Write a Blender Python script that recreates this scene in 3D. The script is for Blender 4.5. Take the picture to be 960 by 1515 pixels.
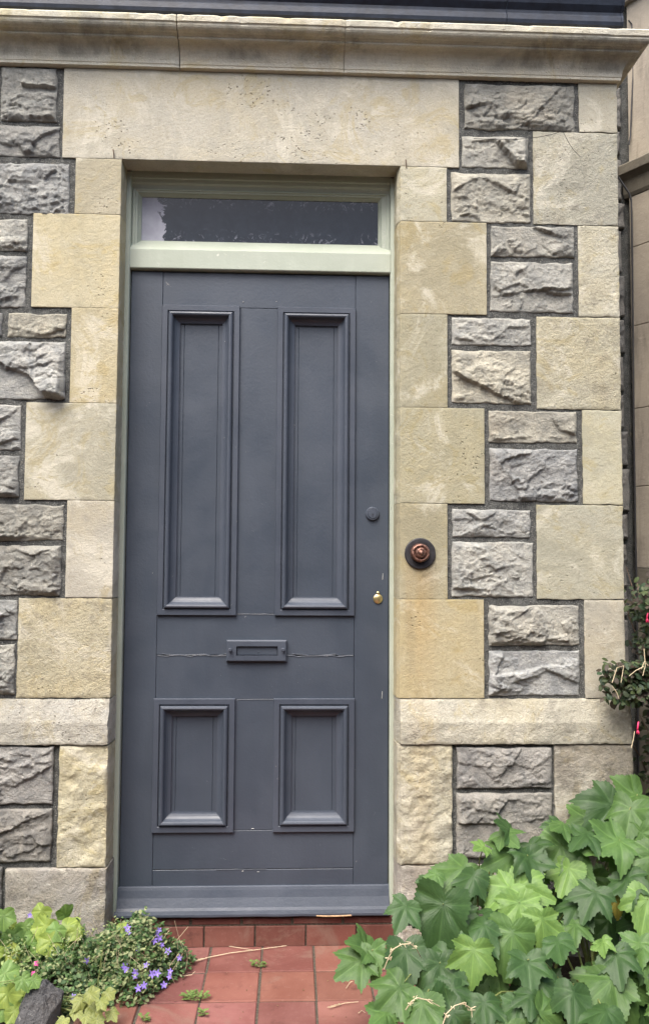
import bpy, math, random
import numpy as np
from mathutils import Vector, Matrix
R = math.radians
random.seed(7); rng = np.random.default_rng(11)
scene = bpy.context.scene
for o in list(bpy.data.objects): bpy.data.objects.remove(o)

# ------------------------------------------------------------------ camera
CAM = np.array([0.5296, -2.4539, 1.0192]); YAW, PIT, ROL, FPX = R(-2.2369), R(3.2875), R(0.3655), 1200.0
_F = np.array([-math.sin(YAW)*math.cos(PIT), math.cos(YAW)*math.cos(PIT), math.sin(PIT)])
_R0 = np.array([math.cos(YAW), math.sin(YAW), 0.0]); _U0 = np.cross(_R0, _F)
_R = _R0*math.cos(ROL) + _U0*math.sin(ROL); _U = -_R0*math.sin(ROL) + _U0*math.cos(ROL)
cd = bpy.data.cameras.new('camera'); cam = bpy.data.objects.new('camera', cd); scene.collection.objects.link(cam)
M4 = Matrix(((_R[0], _U[0], -_F[0], CAM[0]), (_R[1], _U[1], -_F[1], CAM[1]), (_R[2], _U[2], -_F[2], CAM[2]), (0, 0, 0, 1)))
cam.matrix_world = M4
cd.sensor_fit = 'VERTICAL'; cd.sensor_height = 36; cd.sensor_width = 24; cd.lens = FPX/1515*36
cd.clip_start = 0.02; cd.clip_end = 500
scene.camera = cam
scene.render.resolution_x = 648; scene.render.resolution_y = 1024

# ------------------------------------------------------------------ light
SUN_EL, SUN_AZ = 59, 208      # sun bearing measured clockwise from +Y
w = bpy.data.worlds.new('World'); scene.world = w; w.use_nodes = True
nt = w.node_tree; bg = nt.nodes['Background']
sky = nt.nodes.new('ShaderNodeTexSky'); sky.sky_type = 'NISHITA'; sky.sun_disc = False
sky.sun_elevation = R(SUN_EL); sky.sun_rotation = R(SUN_AZ)
sky.air_density = 1.0; sky.dust_density = 5.0; sky.ozone_density = 0.6
nt.links.new(sky.outputs[0], bg.inputs[0]); bg.inputs[1].default_value = 0.15
sd = bpy.data.lights.new('sun', 'SUN'); sd.energy = 1.75; sd.angle = R(42); sd.color = (1, .985, .955)
so = bpy.data.objects.new('sun', sd); scene.collection.objects.link(so)
sv = Vector((math.sin(R(SUN_AZ))*math.cos(R(SUN_EL)), math.cos(R(SUN_AZ))*math.cos(R(SUN_EL)), math.sin(R(SUN_EL))))
so.rotation_euler = sv.to_track_quat('Z', 'Y').to_euler()
vs = scene.view_settings; vs.view_transform = 'Standard'; vs.look = 'None'; vs.gamma = 1; vs.exposure = 1.32
vs.use_curve_mapping = False

# ------------------------------------------------------------------ helpers
def P(px, py, Y=0.0):
    ray = _R*(px-480)/FPX - _U*(py-757.5)/FPX + _F
    return CAM + ray*(Y-CAM[1])/ray[1]
def G(px, py, Z):
    ray = _R*(px-480)/FPX - _U*(py-757.5)/FPX + _F
    return CAM + ray*(Z-CAM[2])/ray[2]
def lin(r, g, b, k=.70):
    f = lambda c: (c/255/12.92 if c/255 <= .04045 else ((c/255+.055)/1.055)**2.4)*k
    return (f(r)*.97, f(g), f(b))

_perm = rng.random((256, 256))
def vnoise(x, y):
    xi = np.floor(x).astype(int); yi = np.floor(y).astype(int); fx = x-xi; fy = y-yi
    fx = fx*fx*(3-2*fx); fy = fy*fy*(3-2*fy)
    g = lambda a, b: _perm[a & 255, b & 255]
    return (g(xi, yi)*(1-fx)+g(xi+1, yi)*fx)*(1-fy)+(g(xi, yi+1)*(1-fx)+g(xi+1, yi+1)*fx)*fy
def fbm(x, y, o=4, g=.5):
    s = 0; a = 1; t = 0
    for i in range(o):
        s = s+a*(vnoise(x*2**i+17.3*i, y*2**i+5.1*i)-.5); t += a; a *= g
    return s/t*2

class MB:
    def __init__(s): s.v = []; s.f = []; s.tint = []; s.vein = []; s.mi = []
    def add(s, v, f, tint=None, vein=None, mi=0):
        n = len(s.v); s.v.extend([tuple(map(float, q)) for q in v]); s.f.extend([tuple(int(i)+n for i in q) for q in f])
        s.mi.extend([mi]*len(f))
        s.tint.extend([tint or (1, 1, 1)]*len(v) if not isinstance(tint, list) else tint)
        s.vein.extend(list(vein) if vein is not None else [0.0]*len(v))
    def box(s, a, b, bev=0.0, **k):
        x0, y0, z0 = a; x1, y1, z1 = b
        if bev <= 0:
            v = [(x, y, z) for x in (x0, x1) for y in (y0, y1) for z in (z0, z1)]
            s.add(v, [(0, 1, 3, 2), (4, 6, 7, 5), (0, 4, 5, 1), (2, 3, 7, 6), (0, 2, 6, 4), (1, 5, 7, 3)], **k); return
        c = bev
        v = [(x0, y1, z0), (x1, y1, z0), (x1, y1, z1), (x0, y1, z1), (x0, y0+c, z0), (x1, y0+c, z0), (x1, y0+c, z1), (x0, y0+c, z1),
             (x0+c, y0, z0+c), (x1-c, y0, z0+c), (x1-c, y0, z1-c), (x0+c, y0, z1-c)]
        f = [(3, 2, 1, 0), (8, 9, 10, 11)]
        for i in range(4):
            j = (i+1) % 4; f += [(i, j, j+4, i+4), (i+4, j+4, j+8, i+8)]
        s.add(v, f, **k)
    def extrude(s, prof, x0, x1, m0=None, m1=None, **k):
        """prof: closed list of (y,z); mitre functions give the x shift per y"""
        n = len(prof); v = []
        for (y, z) in prof: v.append((x0+(m0(y) if m0 else 0), y, z))
        for (y, z) in prof: v.append((x1+(m1(y) if m1 else 0), y, z))
        f = [(i, (i+1) % n, (i+1) % n+n, i+n) for i in range(n)]+[tuple(range(n))[::-1], tuple(range(n, 2*n))]
        s.add(v, f, **k)
    def tube(s, pts, r0, r1=None, seg=6, **k):
        r1 = r0 if r1 is None else r1; pts = [Vector(p) for p in pts]; n = len(pts); v = []; f = []
        for i, p in enumerate(pts):
            d = (pts[min(i+1, n-1)]-pts[max(i-1, 0)]).normalized()
            a = d.cross(Vector((0.3, .9, .2))); a = a.normalized() if a.length > 1e-4 else Vector((1, 0, 0)); b = d.cross(a)
            r = r0+(r1-r0)*i/(n-1)
            for j in range(seg):
                t = 2*math.pi*j/seg; v.append(p+(a*math.cos(t)+b*math.sin(t))*r)
        for i in range(n-1):
            for j in range(seg):
                f.append((i*seg+j, i*seg+(j+1) % seg, (i+1)*seg+(j+1) % seg, (i+1)*seg+j))
        f += [tuple(range(seg))[::-1], tuple((n-1)*seg+j for j in range(seg))]
        s.add(v, f, **k)
    def lathe(s, c, prof, seg=32, axis='-y', **k):
        """prof: (radius, distance out of the wall)"""
        v = []; f = []
        for (r, d) in prof:
            for j in range(seg):
                t = 2*math.pi*j/seg; v.append((c[0]+r*math.cos(t), c[1]-d, c[2]+r*math.sin(t)))
        m = len(prof)
        for i in range(m-1):
            for j in range(seg): f.append((i*seg+j, i*seg+(j+1) % seg, (i+1)*seg+(j+1) % seg, (i+1)*seg+j))
        f += [tuple(range(seg))[::-1], tuple((m-1)*seg+j for j in range(seg))]
        s.add(v, f, **k)
    def build(s, name, mat, parent=None, smooth=False, color=None, attrs=False):
        me = bpy.data.meshes.new(name); me.from_pydata(s.v, [], s.f); me.update()
        mats = mat if isinstance(mat, (list, tuple)) else [mat]
        for m in mats: me.materials.append(m)
        if len(mats) > 1: me.polygons.foreach_set('material_index', s.mi)
        if attrs:
            a = me.attributes.new('tint', 'FLOAT_COLOR', 'POINT')
            a.data.foreach_set('color', np.hstack([np.array(s.tint, dtype=np.float32), np.ones((len(s.v), 1), np.float32)]).ravel())
            b = me.attributes.new('vein', 'FLOAT', 'POINT'); b.data.foreach_set('value', np.array(s.vein, dtype=np.float32))
        me.polygons.foreach_set('use_smooth', [smooth]*len(me.polygons))
        return link(name, me, parent, color)
def link(name, me, parent=None, color=None):
    o = bpy.data.objects.new(name, me); scene.collection.objects.link(o)
    if color: o.color = (*color[:3], 1)
    if parent is not None:
        o.parent = parent; o.matrix_parent_inverse = WM[parent.name].inverted()
    WM[o.name] = Matrix.Identity(4)
    return o
WM = {}
def tag(o, label=None, cat=None, group=None, kind=None):
    if label: o['label'] = label
    if cat: o['category'] = cat
    if group: o['group'] = group
    if kind: o['kind'] = kind
    return o
def thing(name, loc, label, cat, group=None):
    o = bpy.data.objects.new(name, None); scene.collection.objects.link(o); o.location = loc; o.empty_display_size = .05
    WM[o.name] = Matrix.Translation(loc); return tag(o, label, cat, group)

# ------------------------------------------------------------------ materials
class NT:
    def __init__(s, name):
        s.m = bpy.data.materials.new(name); s.m.use_nodes = True; s.t = s.m.node_tree; s.b = s.t.nodes['Principled BSDF']
        s.pos = s.n('ShaderNodeNewGeometry').outputs['Position']
    def n(s, t, **k):
        q = s.t.nodes.new(t)
        for a, v in k.items(): setattr(q, a, v)
        return q
    def put(s, q, i, v):
        if isinstance(v, bpy.types.NodeSocket): s.t.links.new(v, q.inputs[i])
        elif isinstance(v, tuple) and len(v) == 3 and q.inputs[i].type == 'RGBA': q.inputs[i].default_value = (*v, 1)
        else: q.inputs[i].default_value = v
    def math(s, op, a, b=0.0, c=0.0):
        q = s.n('ShaderNodeMath', operation=op); s.put(q, 0, a); s.put(q, 1, b); s.put(q, 2, c); return q.outputs[0]
    def noise(s, scale, detail=4, rough=.55, vec=None, dist=0, stretch=None):
        v = vec or s.pos
        if stretch:
            mp = s.n('ShaderNodeMapping'); s.put(mp, 0, v); mp.inputs['Scale'].default_value = stretch; v = mp.outputs[0]
        q = s.n('ShaderNodeTexNoise'); s.put(q, 'Vector', v); q.inputs['Scale'].default_value = scale
        q.inputs['Detail'].default_value = detail; q.inputs['Roughness'].default_value = rough; q.inputs['Distortion'].default_value = dist
        return q.outputs['Fac']
    def voro(s, scale, vec=None, feat='F1'):
        q = s.n('ShaderNodeTexVoronoi', feature=feat); s.put(q, 'Vector', vec or s.pos); q.inputs['Scale'].default_value = scale; return q.outputs['Distance']
    def ramp(s, f, lo, hi, a=0.0, b=1.0):
        q = s.n('ShaderNodeMapRange', interpolation_type='SMOOTHSTEP'); s.put(q, 0, f)
        for i, v in enumerate((lo, hi, a, b)): s.put(q, i+1, v)
        return q.outputs[0]
    def mix(s, f, a, b, mode='MIX'):
        q = s.n('ShaderNodeMix', data_type='RGBA', blend_type=mode); s.put(q, 0, f); s.put(q, 6, a); s.put(q, 7, b); return q.outputs[2]
    def bump(s, h, dist=.002, strength=1.0, nrm=None):
        q = s.n('ShaderNodeBump'); s.put(q, 'Height', h); q.inputs['Distance'].default_value = dist; q.inputs['Strength'].default_value = strength
        if nrm: s.put(q, 'Normal', nrm)
        return q.outputs[0]
    def math_off(s, k):
        q = s.n('ShaderNodeVectorMath', operation='ADD'); s.put(q, 0, s.pos); q.inputs[1].default_value = (k, k*2, k*.5); return q.outputs[0]
    def xyz(s, v=None):
        q = s.n('ShaderNodeSeparateXYZ'); s.put(q, 0, v or s.pos); return q.outputs
    def out(s, col=None, rough=None, nrm=None, metal=None, spec=None):
        for k, v in (('Base Color', col), ('Roughness', rough), ('Normal', nrm), ('Metallic', metal), ('Specular IOR Level', spec)):
            if v is not None: s.put(s.b, k, v)
        return s.m

BELL = P(621, 819, 0)
def mat_ashlar(name, pits=1.0, rough=1.0, soot=0.0, grime=0.0):
    s = NT(name); oi = s.n('ShaderNodeObjectInfo'); col = oi.outputs['Color']
    off = s.n('ShaderNodeVectorMath', operation='ADD'); s.put(off, 0, s.pos)
    rr = s.n('ShaderNodeCombineXYZ'); s.put(rr, 1, s.math('MULTIPLY', oi.outputs['Random'], 9.0)); s.put(off, 1, rr.outputs[0]); v = off.outputs[0]
    big = s.noise(5, 5, .6, v, .6); mid = s.noise(22, 5, .65, v, .3); fine = s.noise(260, 3, .6, v); blot = s.noise(9, 6, .65, v, 1.2)
    c = s.mix(s.ramp(big, .38, .68, 0, .55), col, s.mix(1.0, col, (1.04, .97, .80), 'MULTIPLY'))
    c = s.mix(s.ramp(blot, .5, .72, 0, .5), c, s.mix(1.0, col, (.82, .85, .9), 'MULTIPLY'))
    c = s.mix(s.ramp(mid, .55, .75, 0, .45), c, s.mix(1.0, col, (1.14, 1.14, 1.12), 'MULTIPLY'))
    c = s.mix(s.ramp(mid, .25, .42, .45, 0), c, s.mix(1.0, col, (.72, .7, .64), 'MULTIPLY'))
    c = s.mix(s.ramp(s.noise(115, 4, .75, v), .54, .72, 0, .42), c, s.mix(1.0, col, (.66, .63, .56), 'MULTIPLY'))
    c = s.mix(s.ramp(s.noise(170, 3, .7, v), .56, .72, 0, .4), c, s.mix(1.0, col, (1.22, 1.22, 1.2), 'MULTIPLY'))
    c = s.mix(s.ramp(fine, .5, .72, 0, .5), c, s.mix(1.0, col, (.62, .58, .5), 'MULTIPLY'))
    w1 = s.noise(2.6, 6, .68, None, .9); w2 = s.noise(4.2, 6, .7, s.math_off(3.3), 1.1)
    c = s.mix(s.ramp(w1, .48, .62, 0, .85), c, s.mix(1.0, col, (.80, .80, .78), 'MULTIPLY'))
    c = s.mix(s.ramp(w2, .50, .64, 0, .75), c, s.mix(.7, col, (.60, .57, .47)))
    c = s.mix(s.ramp(s.noise(7, 6, .72, s.math_off(8.1), 1.4), .53, .64, 0, .6), c, s.mix(1.0, col, (.88, .80, .58), 'MULTIPLY'))
    # vertical wash streaks
    st = s.noise(16, 5, .6, v, .2, stretch=(1, 1, .12))
    c = s.mix(s.ramp(st, .52, .76, 0, .55), c, s.mix(1.0, col, (.74, .73, .7), 'MULTIPLY'))
    # pits
    vw = s.n('ShaderNodeVectorMath', operation='ADD'); s.put(vw, 0, v)
    ns = s.n('ShaderNodeTexNoise'); s.put(ns, 'Vector', v); ns.inputs['Scale'].default_value = 60
    sc = s.n('ShaderNodeVectorMath', operation='SCALE'); s.put(sc, 0, ns.outputs['Color']); sc.inputs['Scale'].default_value = .012; s.put(vw, 1, sc.outputs[0])
    pit = s.math('MULTIPLY', s.ramp(s.voro(85, vw.outputs[0]), .10, .26, 1, 0), s.ramp(s.noise(6, 5, .65, v), .54, .66))
    c = s.mix(s.math('MULTIPLY', pit, .6*pits), c, s.mix(1.0, col, (.36, .31, .24), 'MULTIPLY'))
    # rust run below the bell pull
    X, Y, Z = s.xyz()
    dx = s.math('ABSOLUTE', s.math('SUBTRACT', X, float(BELL[0])))
    wv = s.noise(18, 4, .6, None, .3, stretch=(1, 1, .1))
    run = s.math('MULTIPLY', s.ramp(s.math('ADD', dx, s.math('MULTIPLY', wv, .08)), .035, .105, 1, 0),
                 s.math('MULTIPLY', s.ramp(Z, float(BELL[2])-.42, float(BELL[2])-.05, .35, 1), s.ramp(Z, float(BELL[2])-.035, float(BELL[2])-.0, 1, 0)))
    c = s.mix(s.math('MULTIPLY', run, .55), c, s.mix(1.0, c, (1.0, .76, .46), 'MULTIPLY'))
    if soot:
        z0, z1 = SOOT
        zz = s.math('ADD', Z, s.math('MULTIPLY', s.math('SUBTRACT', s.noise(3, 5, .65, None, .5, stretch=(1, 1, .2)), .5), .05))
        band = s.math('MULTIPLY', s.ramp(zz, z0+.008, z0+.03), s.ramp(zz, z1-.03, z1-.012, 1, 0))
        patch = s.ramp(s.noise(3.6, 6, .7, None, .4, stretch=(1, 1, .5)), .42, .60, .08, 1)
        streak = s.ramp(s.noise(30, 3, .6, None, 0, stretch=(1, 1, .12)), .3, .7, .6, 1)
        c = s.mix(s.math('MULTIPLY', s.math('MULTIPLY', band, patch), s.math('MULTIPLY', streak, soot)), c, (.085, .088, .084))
    if grime:
        g = s.ramp(s.math('ADD', s.noise(14, 6, .7, v), s.math('MULTIPLY', s.noise(90, 3, .6, v), .35)), .66, .86)
        c = s.mix(s.math('MULTIPLY', g, grime), c, (.11, .10, .085))
        li = s.ramp(s.noise(38, 5, .7, v, .6), .6, .68)
        c = s.mix(s.math('MULTIPLY', li, .35), c, (.5, .49, .43))
    h = s.math('ADD', s.math('MULTIPLY', fine, .5*rough), s.math('MULTIPLY', s.noise(75, 5, .75, v), 1.5*rough))
    h = s.math('SUBTRACT', h, s.math('MULTIPLY', pit, 1.6*pits))
    return s.out(c, .92, s.bump(h, .0034, .85), spec=.2)
def mat_rubble(name):
    s = NT(name); oi = s.n('ShaderNodeObjectInfo'); col = oi.outputs['Color']
    off = s.n('ShaderNodeVectorMath', operation='ADD'); s.put(off, 0, s.pos)
    rr = s.n('ShaderNodeCombineXYZ'); s.put(rr, 1, s.math('MULTIPLY', oi.outputs['Random'], 9.0)); s.put(off, 1, rr.outputs[0]); v = off.outputs[0]
    a = s.noise(14, 6, .65, v, .8); b = s.noise(60, 5, .7, v, .4); f = s.noise(320, 2, .6, v)
    c = s.mix(s.ramp(a, .35, .65), s.mix(1.0, col, (.60, .61, .61), 'MULTIPLY'), s.mix(1.0, col, (1.06, 1.04, .98), 'MULTIPLY'))
    c = s.mix(s.ramp(b, .5, .75, 0, .5), c, s.mix(1.0, col, (1.45, 1.42, 1.36), 'MULTIPLY'))
    c = s.mix(s.ramp(s.noise(6, 3, .5, v), .56, .72, 0, .4), c, s.mix(1.0, col, (1.1, 1.0, .86), 'MULTIPLY'))
    c = s.mix(s.ramp(f, .3, .7, .35, 0), c, s.mix(1.0, col, (.6, .6, .6), 'MULTIPLY'))
    X, Y, Z = s.xyz()
    lich = s.math('MULTIPLY', s.ramp(s.noise(46, 5, .75, v, .5), .6, .66), s.ramp(s.noise(9, 3, .5, v), .45, .6))
    c = s.mix(s.math('MULTIPLY', lich, .55), c, (.42, .42, .40))
    h = s.math('ADD', s.math('MULTIPLY', b, 1.6), s.math('ADD', s.math('MULTIPLY', f, .35), s.math('MULTIPLY', s.noise(150, 4, .7, v, .5), .9)))
    c = s.mix(s.ramp(s.noise(130, 4, .75, v), .5, .68, 0, .34), c, s.mix(1.0, col, (.42, .42, .42), 'MULTIPLY'))
    return s.out(c, .9, s.bump(h, .0055, .9), spec=.25)
def mat_mortar():
    s = NT('black_ash_mortar'); f = s.noise(240, 3, .7); g = s.noise(30, 5, .6)
    c = s.mix(s.ramp(g, .3, .7), (.060, .062, .060), (.125, .128, .120))
    c = s.mix(s.ramp(s.noise(330, 2, .5), .56, .68, 0, .7), c, (.30, .30, .27)); c = s.mix(s.ramp(s.noise(210, 3, .6), .55, .7, 0, .6), c, (.03, .03, .03))
    c = s.mix(s.ramp(s.noise(12, 5, .7), .62, .72, 0, .45), c, (.3, .27, .2))
    return s.out(c, .95, s.bump(s.math('ADD', f, g), .006, 1), spec=.2)
def mat_paint(name, col, col2, rough=.42, wear=None, grain=True, amt=.3, weartint=(.45, .45, .42)):
    s = NT(name); v = s.pos
    a = s.noise(3.5, 5, .6, v, .6); st = s.noise(40, 4, .6, v, .2, stretch=(1, 1, .06))
    c = s.mix(s.ramp(a, .3, .7), col, col2); c = s.mix(s.ramp(st, .4, .8, 0, .18), c, s.mix(1.0, c, (1.25, 1.25, 1.25), 'MULTIPLY'))
    c = s.mix(s.ramp(s.noise(180, 2, .5), .75, .79, 0, .4), c, s.mix(1.0, c, (1.9, 1.9, 1.9), 'MULTIPLY'))
    h = s.math('ADD', s.math('MULTIPLY', st, .6), s.math('ADD', s.noise(110, 3, .6), s.math('MULTIPLY', s.noise(14, 4, .6), 1.2)))
    if wear:
        wz = s.math('MULTIPLY', s.ramp(s.noise(55, 5, .75, v, .8), wear, wear+.02), s.ramp(s.noise(8, 3, .5), .45, .6))
        c = s.mix(s.math('MULTIPLY', wz, amt), c, weartint); h = s.math('SUBTRACT', h, s.math('MULTIPLY', wz, 1.2))
    rg = s.ramp(s.noise(7, 5, .65, v, .4), .3, .7, rough-.07, rough+.12)
    return s.out(c, rg, s.bump(h, .0009, .55), spec=.45)
def mat_plain(name, col, rough=.6, metal=0.0, var=.25, scale=80, bump=.001, spec=.5):
    s = NT(name); a = s.noise(scale, 5, .65)
    c = s.mix(s.ramp(a, .3, .7), tuple(x*(1-var) for x in col), tuple(x*(1+var) for x in col))
    return s.out(c, rough, s.bump(a, bump, .7), metal, spec)
def mat_leaf(name, trans=.3, rough=.5, veincol=1.7):
    s = NT(name); a = s.n('ShaderNodeAttribute', attribute_name='tint').outputs['Color']; vn = s.n('ShaderNodeAttribute', attribute_name='vein').outputs['Fac']
    n = s.noise(45, 4, .6); n2 = s.noise(260, 3, .6)
    c = s.mix(s.ramp(n, .3, .7), s.mix(1.0, a, (.84, .88, .84), 'MULTIPLY'), s.mix(1.0, a, (1.14, 1.1, 1.05), 'MULTIPLY'))
    c = s.mix(s.math('MULTIPLY', vn, .7), c, s.mix(1.0, a, (veincol, veincol*.93, veincol*.9), 'MULTIPLY'))
    s.out(c, rough, s.bump(s.math('ADD', n2, s.math('MULTIPLY', n, .6)), .0012, .6), spec=.35)
    t = s.n('ShaderNodeBsdfTranslucent'); s.put(t, 0, s.mix(1.0, c, (1.3, 1.5, .6), 'MULTIPLY'))
    m = s.n('ShaderNodeMixShader'); m.inputs[0].default_value = trans
    s.t.links.new(s.b.outputs[0], m.inputs[1]); s.t.links.new(t.outputs[0], m.inputs[2]); s.t.links.new(m.outputs[0], s.t.nodes['Material Output'].inputs[0])
    return s.m

# cornice reference heights (bottom on the wall, top on the nose)
Z_T = 2.530
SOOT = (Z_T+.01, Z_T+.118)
MAT = {}
MAT['ashlar'] = mat_ashlar('limestone_ashlar', 1.0, .8)
MAT['ashlar_worn'] = mat_ashlar('worn_limestone', 1.3, 1.8, 0, .35)
MAT['ashlar_lichen'] = mat_ashlar('weathered_base_limestone', 1.0, 1.6, 0, .6)
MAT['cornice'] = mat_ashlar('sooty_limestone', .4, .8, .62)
MAT['rubble'] = mat_rubble('rock_faced_limestone')
MAT['mortar'] = mat_mortar()
MAT['door'] = mat_paint('slate_blue_door_paint', (.040, .051, .069), (.051, .063, .083), .44, .685, True, .35)
MAT['door_edge'] = mat_paint('slate_blue_worn_paint', (.045, .055, .074), (.058, .069, .091), .42, .66, True, .25)
MAT['sage'] = mat_paint('sage_green_paint', (.32, .355, .285), (.38, .415, .345), .5, .63, True, .5, (.75, .75, .68))
MAT['brass'] = mat_plain('aged_brass', (.62, .50, .24), .32, .9, .15, 120, .0005)
MAT['copper'] = mat_plain('worn_copper', (.19, .10, .075), .34, .6, .75, 120, .003)
MAT['iron'] = mat_plain('black_painted_iron', (.022, .021, .024), .5, 0, .35, 90, .002)
MAT['gutter'] = mat_plain('dark_gutter_paint', (.015, .022, .038), .5, 0, .35, 25, .002)
MAT['slate'] = mat_plain('roof_slate', (.06, .065, .08), .6, 0, .3, 12, .003)
MAT['rubber'] = mat_plain('cable_sheath', (.03, .03, .032), .6, 0, .2)
MAT['leaf'] = mat_leaf('broad_leaf', .22, .5)
MAT['small_leaf'] = mat_leaf('small_leaf', .25, .55)
MAT['stem'] = mat_plain('green_stem', (.14, .17, .05), .6, 0, .3)
MAT['twig'] = mat_plain('brown_twig', (.11, .07, .045), .8, 0, .3)
MAT['straw'] = mat_plain('dry_straw', (.55, .46, .30), .7, 0, .2)
MAT['hole'] = mat_plain('keyhole_dark', (.005, .005, .006), .8)

# ------------------------------------------------------------------ ground, path, step
GZ = float(P(380, 1399, .050)[2])
def mat_soil():
    s = NT('garden_soil'); a = s.noise(9, 6, .7); b = s.noise(90, 5, .7)
    c = s.mix(s.ramp(a, .3, .7), (.03, .022, .016), (.075, .06, .042)); c = s.mix(s.ramp(b, .55, .75, 0, .6), c, (.13, .11, .08))
    return s.out(c, .95, s.bump(s.math('ADD', a, b), .01, 1), spec=.15)
MAT['soil'] = mat_soil()
mb = MB()
xs = np.concatenate([np.linspace(-60, -1.6, 12), np.linspace(-1.5, 3, 90), np.linspace(3.2, 60, 12)])
ys = np.concatenate([np.linspace(-60, -3.2, 12), np.linspace(-3, 1.2, 84), np.linspace(1.5, 60, 10)])
XX, YY = np.meshgrid(xs, ys, indexing='ij')
inpath = ((XX > -.04) & (XX < 1.2)) | (YY > -.02)
ZZ = GZ-.012+np.where(inpath, -.02, .035*fbm(XX*3+9, YY*3, 4)+.012*fbm(XX*14, YY*14+4, 3)+.02)
nx, ny = XX.shape
mb.add(np.stack([XX, YY, ZZ], -1).reshape(-1, 3), [(i*ny+j, (i+1)*ny+j, (i+1)*ny+j+1, i*ny+j+1) for i in range(nx-1) for j in range(ny-1)])
tag(mb.build('ground', MAT['soil'], smooth=True), kind='structure')

def mat_tile():
    s = NT('red_quarry_tile'); a = s.noise(6, 5, .6, None, .5); b = s.noise(70, 5, .7); f = s.noise(300, 2, .5)
    at = s.n('ShaderNodeAttribute', attribute_name='tint').outputs['Color']
    c = s.mix(1.0, s.mix(s.ramp(a, .35, .7), (.155, .058, .046), (.21, .090, .073)), at, 'MULTIPLY')
    c = s.mix(s.ramp(b, .55, .8, 0, .4), c, (.29, .17, .14)); c = s.mix(s.ramp(s.noise(13, 6, .7), .56, .72, 0, .6), c, (.075, .028, .022))
    c = s.mix(s.ramp(f, .65, .8, 0, .3), c, (.09, .04, .035)); c = s.mix(s.ramp(s.noise(4, 6, .75, s.math_off(2.0), .8), .52, .66, 0, .5), c, (.20, .13, .10))
    return s.out(c, .72, s.bump(s.math('ADD', b, s.math('MULTIPLY', f, .5)), .0012, .7), spec=.3)
MAT['tile'] = mat_tile()
MAT['grout'] = mat_plain('sandy_joint_mortar', (.065, .055, .04), .95, 0, .5, 150, .003)
RIS_Y = .050       # front of the riser
T = .1525; jx0 = float(G(384, 1458, GZ)[0])
mb = MB(); nr = 22
for r in range(nr):
    for c in range(-5, 7):
        x0 = jx0+c*T; y1 = RIS_Y-.001-r*T
        x0 += random.uniform(-.0012, .0012) ; z = GZ+random.uniform(-.0015, .0015)
        if x0 < -.12 or x0+T > 1.3: continue
        g = .003
        k = random.uniform(.82, 1.15); tint = (k, k*random.uniform(.92, 1.08), k*random.uniform(.9, 1.1))
        a, b = (x0+g, y1-T+g), (x0+T-g, y1-g); bv = .0025
        tz = [random.uniform(-.0012, .0012) for _ in range(4)]
        base = [(a[0], a[1]), (b[0], a[1]), (b[0], b[1]), (a[0], b[1])]; ins = [(a[0]+bv, a[1]+bv), (b[0]-bv, a[1]+bv), (b[0]-bv, b[1]-bv), (a[0]+bv, b[1]-bv)]
        v = [(p[0], p[1], z-.02) for p in base]+[(p[0], p[1], z-.0025) for p in base]+[(p[0], p[1], z+tz[i]) for i, p in enumerate(ins)]
        f = [(8, 9, 10, 11)]
        for i in range(4): j = (i+1) % 4; f += [(i, j, j+4, i+4), (i+4, j+4, j+8, i+8)]
        mb.add(v, f, tint=tint)
mb.add([(-.06, RIS_Y-nr*T, GZ-.004), (1.2, RIS_Y-nr*T, GZ-.004), (1.2, RIS_Y+.01, GZ-.004), (-.06, RIS_Y+.01, GZ-.004)], [(0, 1, 2, 3)], mi=1)
tag(mb.build('path', [MAT['tile'], MAT['grout']], attrs=True), kind='structure')
# step: a course of small tiles on edge, topped by sill tiles
mb = MB()
SZ = float(P(300, 1370, RIS_Y)[2]); ST = SZ+.018
for c in range(-4, 6):
    x0 = float(P(302, 1385, RIS_Y)[0])+c*.152
    if x0 > .98 or x0+.152 < -.12: continue
    a, b = max(x0+.0022, -.1), min(x0+.152-.0022, .98)
    k = random.uniform(.62, .98)
    mb.box((a, RIS_Y, GZ-.004), (b, RIS_Y+.1, SZ-.003), .002, tint=(k, k*.95, k*.9))
    k = random.uniform(.6, .8)
    mb.box((a-.04 if c > -3 else a, RIS_Y+.004, SZ), (b-.042, RIS_Y+.2, ST+.002), .003, tint=(k, k*.9, k*.9))
mb.box((-.1, RIS_Y+.006, GZ-.02), (.98, RIS_Y+.19, ST), mi=1)
tag(mb.build('doorstep', [MAT['tile'], MAT['grout']], attrs=True), kind='structure')

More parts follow.
